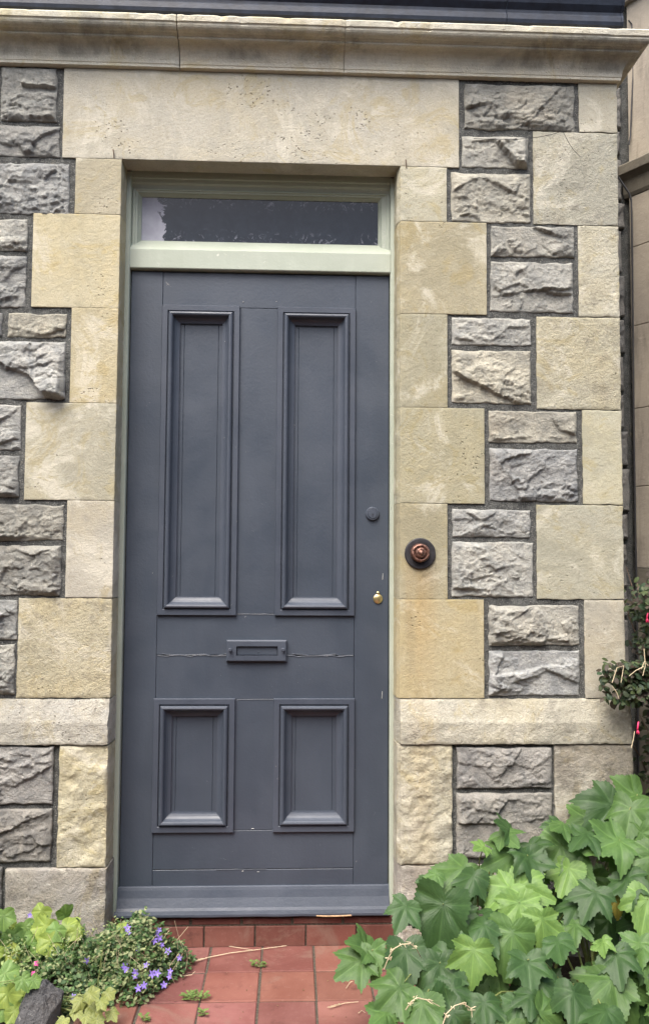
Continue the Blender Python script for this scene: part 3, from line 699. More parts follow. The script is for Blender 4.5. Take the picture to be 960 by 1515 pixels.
leaf.box((X_(.10), DY+.03, BOT+.03), (X_(.73), DY+.044, DT-.01))
leaf.build('door_leaf', MAT['door'], door)
prof = [(-.002, .002), (-.002, -.007), (-.0005, -.009), (.0150, -.009), (.0165, -.0075), (.0170, -.003), (.0195, -.003), (.0200, -.013), (.0225, -.0165), (.0265, -.018), (.0305, -.0165), (.0335, -.0125), (.0350, -.0070),
        (.0385, -.0015), (.0440, .0035), (.0500, .0065), (.0530, .0075), (.0532, .0125), (.0560, .0125), (.0562, .0150)]
for (x0, x1, z0, z1) in panels:
    m = MB(); i_ = .054; ym = DY+.0140
    xa, xb, za, zb2 = x0+i_-.01, x1-i_+.01, z0+i_-.01, z1-i_+.01
    # field made of boards with hairline joints
    xs_ = [xa, xa+.022, xb-.022, xb]
    for a, b in zip(xs_[:-1], xs_[1:]): m.box((a+.0003, ym, za), (b-.0003, ym+.012, zb2), .0009)
    m.box((xa, ym+.004, za), (xb, ym+.0125, zb2))
    p = m.build('panel', MAT['door'], door)
    m = MB(); ring(m, x0, x1, z0, z1, [(a, DY+b) for a, b in prof]); m.build('moulding', MAT['door_edge'], p)
# flaked cracks along the lock rail: raised curled paint edges
m = MB()
for (a, b, z_) in ((.108, .330, zc), (.512, .726, zc-.001), (.355, .475, .842), (.36, .475, .5745), (.30, .46, .0515)):
    x = a; pts = []
    while x < b:
        wv_ = (.0045 if abs(z_-zc) < .01 else .0016)*float(fbm(np.array(x*38), np.array(z_*50), 4))
        pts.append((X_(x), DY-.0003, Z_(z_+wv_))); x += .004
    m.tube(pts, .0008 if z_ < .7 or z_ > .75 else .0012, seg=4)
    if abs(z_-zc) < .01: m.tube([(p[0], p[1]-.0004, p[2]+.0035*(1+math.sin(p[0]*60))) for p in pts if math.sin(p[0]*47) > -.2], .0008, seg=4)
m.build('cracked_paint', MAT['door_edge'], door)
MAT['chip'] = mat_plain('bare_pale_undercoat', (.5, .5, .47), .7)
m = MB()
for (px, py, wd, hh) in ((566, 853, .0012, .02), (565, 1028, .0012, .022), (359, 1289, .006, .0014), (382, 1290, .007, .0014), (360, 447, .004, .001), (409, 446, .0015, .0025), (243, 460, .0012, .002), (333, 505, .0012, .0015), (252, 599, .0016, .0016), (226, 848, .0014, .0014), (374, 1226, .008, .001)):
    q = P(px, py, DY-.0004); m.tube([(q[0]-wd/2, q[1], q[2]-hh/2), (q[0]+wd*.1, q[1], q[2]), (q[0]+wd/2, q[1], q[2]+hh/2)] if hh > wd else [(q[0]-wd/2, q[1], q[2]), (q[0], q[1], q[2]+.0005), (q[0]+wd/2, q[1], q[2])], .0007, seg=5)
m.build('paint_chips', MAT['chip'], door)
# weatherboard
ztw = float(P(380, 1312, DY-.012)[2])
wp = [(DY+.03, ztw), (DY-.003, ztw), (DY-.006, ztw-.002), (DY-.009, ztw-.010), (DY-.015, ztw-.030), (DY-.026, ztw-.055), (DY-.040, ztw-.078), (DY-WP+.004, BOT+.018), (DY-WP, BOT+.008), (DY-WP, BOT+.002), (DY-WP+.005, BOT), (DY+.03, BOT)]
m = MB(); nsg = 40; v = []
for i in range(nsg+1):
    x = FI_L+.0005+(FI_R-FI_L-.001)*i/nsg
    for (yy, zz) in wp:
        dz = .0012*float(fbm(np.array(x*20), np.array(zz*10), 3)) if zz < BOT+.01 else 0
        v.append((x, yy, zz+dz))
n = len(wp); m.add(v, [(i*n+j, i*n+(j+1) % n, (i+1)*n+(j+1) % n, (i+1)*n+j) for i in range(nsg) for j in range(n)]+[tuple(range(n))[::-1], tuple(nsg*n+j for j in range(n))])
wbm = m.build('weatherboard', MAT['door_edge'], door)
MAT['wood'] = mat_plain('bare_weathered_wood', (.42, .27, .15), .8, 0, .4, 60, .002)
m = MB(); q0 = P(468, 1355, DY-WP-.0003); m.tube([(q0[0], q0[1], q0[2]), (q0[0]+.03, q0[1]-.0008, q0[2]-.001), (q0[0]+.07, q0[1], q0[2]-.001), (q0[0]+.105, q0[1]+.001, q0[2])], .0022, seg=6); m.build('bare_wood_split', MAT['wood'], wbm)
# letter plate
a, b = P(335, 947, DY-.012), P(424, 979, DY-.012)
lx0, lx1, lz1, lz0 = a[0], b[0], a[2], b[2]
lp = MB(); ax0, ax1, az0, az1 = [P(350, 955, DY-.01)[0], P(411, 955, DY-.01)[0], P(380, 970, DY-.01)[2], P(380, 956, DY-.01)[2]]
v = []
for (q, yy) in ((0, .0), (0, -.010), (.0035, -.0135), (None, -.0135), (None, -.004)):
    if q is None: r_ = (ax0, ax1, az0, az1)
    else: r_ = (lx0+q, lx1-q, lz0+q, lz1-q)
    v += [(r_[0], DY+yy, r_[2]), (r_[1], DY+yy, r_[2]), (r_[1], DY+yy, r_[3]), (r_[0], DY+yy, r_[3])]
lp.add(v, [(q*4+c, q*4+(c+1) % 4, q*4+4+(c+1) % 4, q*4+4+c) for q in range(4) for c in range(4)])
LP = lp.build('letter_plate', MAT['door_edge'], door)
m = MB(); m.box((ax0+.0015, DY-.0065, az0+.0015), (ax1-.0015, DY-.001, az1-.0015), .001)
qx = P(382, 965, DY-.01); m.lathe((qx[0], DY-.0065, qx[2]), [(.0022, 0), (.0022, .0015), (.001, .002)], 10); m.build('flap', MAT['door'], LP)
for px in (341, 419):
    q = P(px, 961, DY-.014); m = MB(); m.lathe((q[0], DY-.0135, q[2]), [(.0045, 0), (.0045, .004), (.0055, .006), (.0055, .010), (.004, .0115)], 16); m.build('bolt', MAT['door_edge'], LP, smooth=False)
# lock cylinder, brass cover
q = P(551, 760, DY-.006)
m = MB(); m.lathe((q[0], DY, q[2]), [(.0215, 0), (.0215, .005), (.0195, .008), (.0165, .0085), (.0155, .0072), (.0150, .0085), (.0142, .0098), (0.001, .0100)], 40); lk = m.build('lock_cylinder', MAT['door_edge'], door, smooth=False)
m = MB(); m.box((q[0]-.0010, DY-.0106, q[2]-.0095), (q[0]+.0010, DY-.0100, q[2]-.002)); m.lathe((q[0], DY-.0100, q[2]-.002), [(.0019, 0), (.0019, .0006)], 10); m.build('keyhole', MAT['hole'], lk)
q = P(559, 886, DY-.004)
m = MB(); m.lathe((q[0], DY, q[2]), [(.0150, 0), (.0150, .0025), (.0138, .0040), (.0095, .0058), (.004, .0068), (.0005, .0070)], 36); kc = m.build('keyhole_cover', MAT['brass'], door, smooth=True); kc['label'] = 'round brass swinging keyhole cover'
m = MB(); m.lathe((q[0]+.0002, DY, q[2]+.0180), [(.0052, 0), (.0052, .004), (.004, .0056), (.0008, .006)], 20); m.build('pivot_screw', MAT['brass'], kc, smooth=True)

# ------------------------------------------------------------------ bell pull, nails, wires
bl = thing('bell_pull', (BELL[0], 0, BELL[2]), 'round black iron bell pull plate with worn coppery knob on the right jamb', 'bell pull')
m = MB(); m.lathe((BELL[0], -.0005, BELL[2]), [(.046, -.004), (.0475, .002), (.0465, .006), (.044, .007), (.030, .003), (.026, .003), (.024, .001)], 48); m.build('backplate', MAT['iron'], bl, smooth=True)
q = P(622, 818, -.02)
m = MB(); m.lathe((q[0], -.001, q[2]), [(.029, 0), (.029, .006), (.0275, .010), (.0285, .016), (.0270, .022), (.0225, .026), (.020, .024), (.019, .021), (.0165, .021), (.0150, .028), (.0120, .0315), (.009, .0305), (.0075, .030), (.0068, .034), (.004, .0365), (.0005, .037)], 40)
m.build('knob', MAT['copper'], bl, smooth=True)
for px, py0, py1, lb in ((168, 221, 234, 'short rusty nail in the joint at the left end of the lintel'), (600, 236, 249, 'short rusty nail in the joint at the right end of the lintel')):
    a, b = P(px, py0, -.006), P(px+1, py1, -.001); m = MB(); m.tube([tuple(a), tuple((a+b)/2+np.array([.0005, 0, 0])), tuple(b)], .0017, .0014, 6)
    tag(m.build('nail', MAT['twig']), lb, 'nail', 'nails under the lintel')
m = MB(); m.tube([tuple(P(x, y, -.028)) for x, y in ((700, 205), (735, 206), (765, 206), (795, 203), (815, 199), (832, 194))], .0009, seg=5)
m.tube([tuple(P(x, y, -.014)) for x, y in ((832, 194), (840, 210), (848, 222), (858, 232))], .0008, seg=5)
tag(m.build('wire', MAT['rubber']), 'thin loose wire hanging across the top right rock faced stones', 'wire')

# ------------------------------------------------------------------ vegetation
def palmate(nang=208, nr=7, lobes=((0, 1.0), (52, .86), (-52, .86), (104, .62), (-104, .62)), wd=30, depth=.42, ser=22, serd=.085, notch=.16):
    th = np.linspace(-math.pi, math.pi, nang, endpoint=False); deg = np.degrees(th)
    r = np.full(nang, .0)
    for a, L in lobes:
        t = np.clip(np.abs(deg-a)/wd, 0, 1.6); r = np.maximum(r, L*(1-depth*np.minimum(t, 1.25)**.85))
    back = np.clip((np.abs(deg)-128)/52, 0, 1); r = r*(1-back)+back*notch
    saw = (th*ser/(2*math.pi)*2) % 1; r = r*(1-serd*np.abs(saw-.5)*2*(1-back))
    rad = (np.arange(1, nr+1)/nr)[:, None]**.9
    X = r[None]*rad*np.cos(th)[None]; Y = r[None]*rad*np.sin(th)[None]
    X = np.concatenate([[0], X.ravel()]); Y = np.concatenate([[0], Y.ravel()])
    # veins
    dist = np.full(X.shape, 9.0); sec = np.zeros(X.shape); a_ = np.arctan2(Y, X); rr = np.hypot(X, Y)
    for a, L in lobes:
        ar = R(a); s_ = X*math.cos(ar)+Y*math.sin(ar); t_ = np.abs(-X*math.sin(ar)+Y*math.cos(ar)); t_ = np.where(s_ > 0, t_, 9)
        near = t_ < dist; dist = np.where(near, t_, dist)
        ph = ((s_-t_*.9)/.135) % 1; sec = np.where(near, ph, sec)
    sv_ = np.clip(1-np.abs(sec-.5)*2/.30, 0, 1)*np.clip(dist/.03, 0, 1)
    vein = np.maximum(np.clip(1-dist/.028, 0, 1), sv_*.55)
    Z = .032*np.clip(dist/.12, 0, 1)-.007*sv_-.0*X
    f = [(0, 1+j, 1+(j+1) % nang) for j in range(nang)]
    for i in range(nr-1):
        for j in range(nang):
            b = 1+i*nang; f.append((b+j, b+nang+j, b+nang+(j+1) % nang, b+(j+1) % nang))
    return np.stack([X, Y, Z], -1), f, vein
def simple_leaf(wd=.6, n=3):
    """ovate little leaf, axis x, length 1"""
    xs_ = np.linspace(0, 1, n+2); v = []
    for x in xs_:
        hw = wd/2*math.sin(math.pi*min(1, x*.92+.04))**.8 if 0 < x < 1 else 0.012
        v += [(x, -hw, .12*hw), (x, 0, 0), (x, hw, .12*hw)]
    f = []
    for i in range(n+1):
        f += [(i*3, i*3+3, i*3+4, i*3+1), (i*3+1, i*3+4, i*3+5, i*3+2)]
    return np.array(v), f, np.array([0, .8, 0]*(n+2))
PAL = [palmate(), palmate(lobes=((0, 1.0), (48, .78), (-55, .84), (100, .52), (-102, .55)), ser=20, depth=.38), palmate(lobes=((0, 1.05), (56, .9), (-50, .8), (106, .6), (-108, .6)), ser=24, depth=.45)]
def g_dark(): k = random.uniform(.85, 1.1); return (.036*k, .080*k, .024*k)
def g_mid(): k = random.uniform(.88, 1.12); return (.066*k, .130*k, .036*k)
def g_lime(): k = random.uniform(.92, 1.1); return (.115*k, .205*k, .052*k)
shrub = thing('broad_leaved_shrub', (1.22, -.22, GZ), 'lush green shrub with large serrated maple shaped leaves in front of the right wall', 'shrub')
fol = MB(); stm = MB()
roots = [Vector((1.05, -.2, GZ)), Vector((1.2, -.28, GZ)), Vector((1.36, -.2, GZ)), Vector((1.3, -.42, GZ)), Vector((1.5, -.3, GZ))]
def key(cx, cy, tx, ty, wpx, tone, Y=None, up=.6):
    """leaf by its petiole joint and tip, read off the enlarged photo and set at its own distance"""
    px, py = 480+cx/2, 1100+cy/2; qx, qy = 480+tx/2, 1100+ty/2
    if Y is None: Y = -.10-.52*max(0, (py-1165)/350)+random.uniform(-.03, .03)
    base = P(px, py, Y); tip = P(qx, qy, Y-.045)
    ax = Vector(tip-base); size = wpx/2*abs(Y-CAM[1])/FPX*.88
    view = Vector(CAM-base).normalized()
    nrm = (view*1.0+Vector((random.uniform(-.3, .3), 0, up+random.uniform(-.15, .25)))).normalized()
    place(fol, random.choice(PAL), base, ax, nrm, size, tone(), curl=random.uniform(.0, .7), cup=random.uniform(-.1, .55), jit=random.uniform(.08, .3))
    rt = min(roots, key=lambda r_: (r_-Vector(base)).length); b = Vector(base)
    mid = b.lerp(rt, .35)+Vector((0, .06, .02)); mid.z = max(mid.z, GZ+.03)
    stm.tube([b, b.lerp(mid, .5)+Vector((0, .01, .008)), mid, mid.lerp(rt, .6)+Vector((0, .02, 0)), rt], .0014, .0035, 5)
D_, M_, L_ = g_dark, g_mid, g_lime
KEYS = [(350, 475, 320, 650, 190, D_), (240, 480, 210, 560, 100, D_), (548, 425, 470, 490, 120, L_), (575, 470, 592, 560, 140, L_), (575, 420, 668, 455, 130, L_), (553, 560, 545, 700, 160, M_), (640, 520, 658, 640, 120, L_),
        (440, 610, 432, 765, 130, L_), (700, 300, 655, 385, 140, M_), (722, 372, 690, 475, 110, L_), (745, 365, 760, 455, 100, M_), (820, 588, 826, 634, 62, L_), (852, 182, 775, 272, 170, D_), (905, 188, 885, 268, 130, M_),
        (872, 285, 775, 318, 150, M_), (880, 305, 868, 405, 130, M_), (935, 268, 955, 370, 130, M_), (850, 705, 775, 770, 165, M_), (852, 700, 905, 825, 185, M_), (560, 322, 462, 372, 140, M_), (600, 330, 625, 385, 120, D_),
        (410, 372, 340, 448, 130, M_), (440, 395, 410, 470, 100, D_), (545, 255, 495, 225, 90, D_), (525, 268, 560, 295, 90, M_), (470, 305, 425, 320, 60, L_), (133, 607, 60, 575, 110, M_), (140, 612, 150, 690, 100, M_), (110, 640, 5, 715, 120, M_),
        (240, 610, 250, 690, 130, D_), (222, 722, 145, 800, 130, M_), (290, 770, 275, 850, 140, M_), (180, 800, 140, 830, 90, M_), (640, 710, 660, 800, 130, D_), (340, 650, 345, 740, 140, D_), (735, 740, 740, 830, 120, D_),
        (570, 770, 560, 850, 110, D_), (470, 770, 480, 850, 110, D_), (955, 460, 935, 560, 130, L_), (930, 590, 920, 670, 120, M_), (750, 480, 725, 530, 110, D_), (610, 300, 640, 330, 90, D_), (700, 245, 665, 260, 80, M_),
        (330, 390, 298, 440, 60, M_), (300, 400, 285, 440, 50, D_), (470, 545, 440, 600, 110, D_), (770, 270, 740, 300, 110, D_), (925, 150, 850, 160, 130, M_), (960, 200, 945, 240, 130, D_), (690, 590, 700, 640, 100, D_), (740, 540, 735, 585, 90, M_),
        (895, 400, 900, 450, 120, D_), (800, 440, 770, 500, 120, D_), (510, 500, 480, 530, 100, D_), (400, 500, 410, 560, 110, D_), (600, 640, 610, 700, 120, D_), (860, 620, 870, 680, 120, D_), (380, 730, 400, 810, 110, D_), (830, 800, 800, 850, 130, D_), (980, 330, 960, 420, 130, M_), (1000, 240, 985, 320, 140, M_), (985, 640, 975, 720, 140, M_)]
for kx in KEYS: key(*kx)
# leaves deeper in the bush and beyond the picture
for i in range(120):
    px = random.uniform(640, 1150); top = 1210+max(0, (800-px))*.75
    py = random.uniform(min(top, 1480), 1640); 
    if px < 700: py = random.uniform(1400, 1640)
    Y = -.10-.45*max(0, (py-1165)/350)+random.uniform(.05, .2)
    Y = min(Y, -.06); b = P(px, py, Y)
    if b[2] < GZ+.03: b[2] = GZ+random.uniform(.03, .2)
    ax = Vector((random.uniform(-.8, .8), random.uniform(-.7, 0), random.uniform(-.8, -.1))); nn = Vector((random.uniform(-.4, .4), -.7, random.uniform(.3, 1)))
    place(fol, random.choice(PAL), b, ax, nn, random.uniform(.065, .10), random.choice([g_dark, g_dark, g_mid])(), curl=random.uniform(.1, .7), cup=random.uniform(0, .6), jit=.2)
for i in range(60):   # the side away from the camera centre and the front, seen from a side step
    b = Vector((random.uniform(1.15, 1.8), random.uniform(-.75, -.3), GZ+random.uniform(.1, .38)))
    if P(960, 1300, b.y)[0] > b.x-.07: b.x = P(960, 1300, b.y)[0]+random.uniform(.08, .4)
    place(fol, random.choice(PAL), b, (random.uniform(-.6, .8), random.uniform(-.8, .1), -.5), (random.uniform(-.3, .5), -.5, .8), random.uniform(.06, .1), random.choice([g_dark, g_mid])(), curl=.3, cup=.3, jit=.12)
# two yellowing leaves
place(fol, PAL[0], P(912, 1330, -.30), (0.1, -.2, -1), (.3, -1, .3), .06, (.26, .22, .05), curl=.4, cup=.4)
place(fol, PAL[0], P(672, 1495, -.52), (0.2, -.2, -1), (.1, -1, .5), .045, (.28, .25, .06), curl=.4, cup=.4)
fo = fol.build('foliage', MAT['leaf'], shrub, smooth=True, attrs=True)
for r_ in roots:
    top = r_+Vector((random.uniform(-.02, .12), random.uniform(0, .08), random.uniform(.16, .26))); stm.tube([r_-Vector((0, 0, .02)), r_.lerp(top, .5)+Vector((.01, .01, 0)), top], .006, .003, 7)
stm.build('stems', MAT['stem'], shrub, smooth=True)

# fuchsia at the far right
SL = [simple_leaf(.62), simple_leaf(.75), simple_leaf(.5)]
fu = thing('fuchsia_bush', (1.78, .12, GZ), 'dark leaved fuchsia bush with small hanging pink flowers at the right wall corner', 'bush')
fl = MB(); tw = MB()
froot = Vector((1.75, .05, GZ))
for i in range(9500):
    t = random.random(); zz = GZ+.3+t**.8*.86
    q = Vector((random.gauss(1.63, .065), random.gauss(-.07, .06), zz))
    lim = 1.56+.10*max(0, zz-.68)*1.0+.03*math.sin(zz*19)+.02*math.sin(zz*47)
    if zz < .62: lim = 1.62
    if q.x < lim: q.x = lim+random.random()**1.3*.25
    if .60 < zz < .72 and random.random() < .5: q.x = 1.60-min(.15, abs(random.gauss(0, .07))); q.y = random.uniform(-.10, -.04)
    q.y = min(q.y, .40)
    if zz > .82 and random.random() < (zz-.82)*6: continue
    k = random.uniform(.7, 1.2); col = random.choice([(.045*k, .085*k, .045*k), (.06*k, .085*k, .045*k), (.085*k, .12*k, .05*k), (.075*k, .06*k, .045*k)])
    place(fl, random.choice(SL), q, (random.uniform(-1, 1), random.uniform(-1, .3), random.uniform(-.9, .3)), (random.uniform(-.5, .5), -.6, random.uniform(.2, 1)), random.uniform(.014, .028), tuple(q*.62 for q in col), curl=.3)
fl.build('foliage', MAT['small_leaf'], fu, smooth=True, attrs=True)
for i in range(16):
    top = Vector((random.uniform(1.55, 1.95), random.uniform(-.1, .2), GZ+random.uniform(.5, 1.15))); pts = [froot+Vector((random.uniform(-.04, .04), random.uniform(-.04, .04), 0))]
    pts += [froot.lerp(top, .4)+Vector((.04, .02, .06)), froot.lerp(top, .75)+Vector((.02, 0, .06)), top]; tw.tube(pts, .005, .0012, 5)
tw.build('stems', MAT['twig'], fu, smooth=True)
for pts in (((905, 1010), (912, 988), (922, 985), (918, 1010)), ((952, 960), (954, 985), (950, 1000)), ((948, 990), (953, 978), (958, 985)), ((938, 1082), (936, 1095), (933, 1107)), ((905, 1015), (912, 1025), (915, 1034)), ((930, 1000), (940, 992), (952, 986))):
    m = MB(); m.tube([tuple(P(x, y, -.13)) for x, y in pts], .0012, seg=5); m.build('dry_twig', MAT['straw'], fu)
MAT['pink'] = mat_plain('fuchsia_pink_petal', (.72, .04, .13), .5, 0, .25)
for (px, py, ln) in ((957, 915, .018), (943, 1080, .026), (975, 990, .03)):
    q = P(px, py, -.14); m = MB()
    m.tube([(q[0]+.002, q[1], q[2]+ln*.9), (q[0], q[1], q[2]+ln*.4), (q[0]-.001, q[1], q[2])], .0018, .0030, 7)
    for a in range(4):
        t = a*math.pi/2; m.tube([(q[0]-.001, q[1], q[2]), (q[0]+.003*math.cos(t), q[1]+.003*math.sin(t), q[2]-.006), (q[0]+.004*math.cos(t), q[1]+.004*math.sin(t), q[2]-.012)], .0022, .0006, 5)
    m.build('flower', MAT['pink'], fu, smooth=True)

# ---- left hand planting
ROUND = palmate(60, 5, ((0, 1.0), (60, .95), (-60, .95), (115, .8), (-115, .8)), wd=34, depth=.22, ser=16, serd=.10, notch=.35)
def lime2(): k = random.uniform(.85, 1.12); return (.20*k, .27*k, .06*k)
def lime1(): k = random.uniform(.85, 1.12); return (.13*k, .22*k, .06*k)
lp1 = thing('lime_leaved_plant', (-.27, -.08, GZ), 'lime green plant with rounded lobed leaves against the left base stone', 'plant')
m = MB(); st = MB(); rt = Vector((-.25, -.10, GZ))
def lk(px, py, w, tint, Y, tipd=(0, 1), tpl=None, root=rt):
    Y -= .05; b = P(px, py, Y); t = P(px+tipd[0]*30, py+tipd[1]*30, Y-.02); s_ = w*abs(Y-CAM[1])/FPX*.55
    n_ = Vector(CAM-b).normalized()+Vector((random.uniform(-.35, .35), 0, random.uniform(.3, .9)))
    place(m, tpl or ROUND, b, Vector(t-b), n_, s_, tint, curl=.25, cup=.3, jit=.15)
    bb = Vector(b); mid = bb.lerp(root, .5)+Vector((0, .02, .01)); st.tube([bb, mid, root], .001, .0018, 5)
for a in ((63, 1348, 34, lime2, -.06), (97, 1352, 30, lime1, -.06, (0, -1)), (38, 1372, 36, lime1, -.08), (68, 1370, 44, lime2, -.10), (100, 1372, 42, lime2, -.10, (1, .3)), (52, 1382, 34, lime1, -.09), (75, 1392, 46, lime2, -.13, (0, 1)), (98, 1402, 34, lime1, -.12),
          (35, 1398, 30, lime1, -.1), (58, 1402, 30, lime1, -.11), (112, 1378, 28, lime2, -.11), (84, 1376, 36, lime1, -.12), (108, 1398, 30, lime1, -.1), (178, 1376, 26, lime2, -.07, (1, 0))):
    lk(a[0], a[1], a[2], a[3](), a[4], a[5] if len(a) > 5 else (random.uniform(-.6, .6), 1))
OV = simple_leaf(.62, 5)
lk(18, 1392, 62, (.30, .36, .08), -.13, (.05, 1), OV)
for i in range(26): lk(random.uniform(-60, 20), random.uniform(1350, 1420), random.uniform(24, 40), random.choice([lime1, lime2])(), random.uniform(-.16, -.05))
b_ = m.build('foliage', MAT['leaf'], lp1, smooth=True, attrs=True); st.build('stems', MAT['stem'], lp1, smooth=True)
lp2 = thing('lobed_leaved_plant', (-.36, -.28, GZ), 'yellow green lobed foliage in the bottom left corner beside the dark rock', 'plant')
m = MB(); st = MB(); rt2 = Vector((-.36, -.26, GZ))
for (px, py, w) in ((8, 1440, 46), (25, 1452, 42), (12, 1470, 44), (34, 1448, 40), (5, 1492, 40), (28, 1478, 38), (22, 1496, 36), (42, 1462, 26), (-15, 1450, 50), (-20, 1485, 50), (50, 1450, 26)):
    lk(px, py, w, random.choice([lime1, lime2])(), random.uniform(-.34, -.24), (random.uniform(-.6, .9), 1), random.choice([ROUND, PAL[1]]), rt2)
for (px, py, w) in ((120, 1480, 34), (140, 1492, 34), (128, 1502, 34), (150, 1482, 28), (165, 1498, 30), (112, 1496, 30), (145, 1508, 30), (160, 1470, 24), (135, 1470, 28), (95, 1510, 30)):
    k = random.uniform(.9, 1.1); lk(px, py, w, (.19*k, .22*k, .065*k), random.uniform(-.36, -.3), (random.uniform(-1, 1), .6), random.choice([ROUND, PAL[1]]), Vector((-.12, -.32, GZ)))
m.build('foliage', MAT['leaf'], lp2, smooth=True, attrs=True); st.build('stems', MAT['stem'], lp2, smooth=True)

# trailing bellflower mound
cam_ = thing('bellflower_mound', (-.06, -.14, GZ), 'low mound of tiny leaves dotted with purple bell flowers beside the doorstep', 'flower')
def mound(n, cx, cy, rx, ry, hz, cols, smin, smax, seedf=1.0, mbk=None, lo=0.0):
    for i in range(n):
        a = random.uniform(0, 2*math.pi); rr = math.sqrt(random.random())
        x = cx+rx*rr*math.cos(a)*(1+.15*math.sin(3*a)); y = min(cy+ry*rr*math.sin(a), .0)
        if x < .0 and y > -.02: y = -.03
        z = GZ+lo+hz*(1-rr*rr)*random.uniform(.55, 1.05)*(.45+1.0*float(vnoise(np.array(x*22+5), np.array(y*22+5))))+random.uniform(0, .015)
        k = random.uniform(.7, 1.25); c = random.choice(cols); c = tuple(q*k for q in c)
        place(mbk, random.choice(SL), (x, y, z), (random.uniform(-1, 1), random.uniform(-1, .6), random.uniform(-.5, .8)), (random.uniform(-.6, .6), -.5, 1), random.uniform(smin, smax), c, curl=.2)
m = MB()
DK, MD, PL = (.036, .075, .028), (.058, .11, .036), (.17, .20, .10)
mound(3800, .085, -.13, .135, .15, .155, [DK, MD, MD, PL, PL], .007, .017, mbk=m)
mound(3000, -.06, -.17, .15, .16, .105, [DK, MD, MD, MD, PL], .007, .018, mbk=m)
mound(500, .20, -.08, .06, .09, .05, [MD, PL, DK], .006, .014, mbk=m)
m.build('foliage', MAT['small_leaf'], cam_, smooth=True, attrs=True)
m = MB()
for i in range(70):
    x = random.gauss(.0, .11); y = min(-.04, random.gauss(-.15, .05)); z = GZ+random.uniform(.03, .085)
    m.tube([(x, y, z), (x+random.uniform(-.01, .01), y-.01, z+.03), (x+random.uniform(-.03, .03), y-.02, z+random.uniform(.05, .09))], .0008, .0005, 4)
m.build('stems', MAT['straw'], cam_)
m = MB()
for i in range(110):
    x = random.uniform(-.22, .20); y = random.uniform(-.30, -.07); z = GZ+random.uniform(.03, .11)
    hx, hz = random.uniform(-.03, .03), random.uniform(.03, .075); pts = [Vector((x, y, z)), Vector((x+hx*.4, y-.01, z+hz*.6)), Vector((x+hx, y-.02, z+hz))]
    m.tube(pts, .0007, .0004, 4, tint=(.12, .16, .06))
    for k in range(7):
        p_ = pts[0].lerp(pts[2], .3+.1*k); g_ = random.choice([PL, MD, (.22, .26, .12)])
        place(m, SL[0], p_, (random.uniform(-1, 1), random.uniform(-1, .2), random.uniform(-.2, .8)), (0, -.6, 1), random.uniform(.005, .010), g_, curl=.2)
m.build('sprigs', MAT['small_leaf'], cam_, attrs=True)
MAT['purple'] = mat_plain('violet_petal', (.20, .14, .46), .5, 0, .25)
MAT['rose'] = mat_plain('pink_petal', (.80, .12, .36), .5, 0, .25)
def flower_mesh(name, mat, petals=5, ln=1.0, pw=.5, cup=.45):
    q = MB(); tpl = simple_leaf(pw, 3)
    for i in range(petals):
        a = 2*math.pi*i/petals; place(q, tpl, (0, 0, 0), (math.cos(a), math.sin(a), cup), (-math.cos(a)*cup, -math.sin(a)*cup, 1), ln, (1, 1, 1), curl=.4)
    me = bpy.data.meshes.new(name); me.from_pydata(q.v, [], q.f); me.materials.append(mat); me.polygons.foreach_set('use_smooth', [True]*len(me.polygons)); return me
pm = flower_mesh('flower', MAT['purple']); rm = flower_mesh('flower', MAT['rose'], 5, 1, .75, .2)
def put_flower(me, px, py, Y, s_, parent):
    q = P(px, py, Y); o = link('flower', me, parent)
    o.matrix_basis = Matrix.Translation(q) @ Vector((random.uniform(-.5, .5), -1, random.uniform(0, .7))).to_track_quat('Z', 'Y').to_matrix().to_4x4() @ Matrix.Rotation(random.random()*3, 4, 'Z') @ Matrix.Scale(s_, 4)
for (px, py) in ((189, 1373), (191, 1380), (232, 1382), (236, 1388), (240, 1398), (229, 1392), (249, 1407), (266, 1417), (185, 1430), (187, 1434), (217, 1428), (201, 1438), (200, 1444), (233, 1440), (252, 1437), (251, 1445), (243, 1457), (214, 1458), (205, 1462), (109, 1475), (129, 1421), (45, 1354), (213, 1376), (236, 1376), (226, 1441), (204, 1405)):
    Y = -.05-.22*(py-1365)/110-.055
    put_flower(pm, px, py, Y, random.uniform(.0075, .011), cam_)
ge = thing('pink_geranium', (-.31, -.14, GZ), 'small pink geranium flowers on thin stems behind the dark rock', 'flower')
m = MB()
mound(900, -.22, -.16, .12, .1, .14, [MD, (.2, .27, .1)], .008, .018, mbk=m)
m.build('foliage', MAT['small_leaf'], ge, smooth=True, attrs=True)
for (px, py, Y) in ((55, 1425, -.2), (50, 1441, -.22), (1, 1368, -.12), (0, 1375, -.12), (150, 1511, -.36)):
    put_flower(rm, px, py, Y, .008, ge); q = P(px, py, Y); m = MB(); m.tube([(q[0], q[1]+.003, q[2]-.002), (q[0]+.01, q[1]+.02, q[2]-.05), (q[0]+.02, q[1]+.03, GZ)], .0008, .001, 5)
    m.build('stem', MAT['stem'], ge)
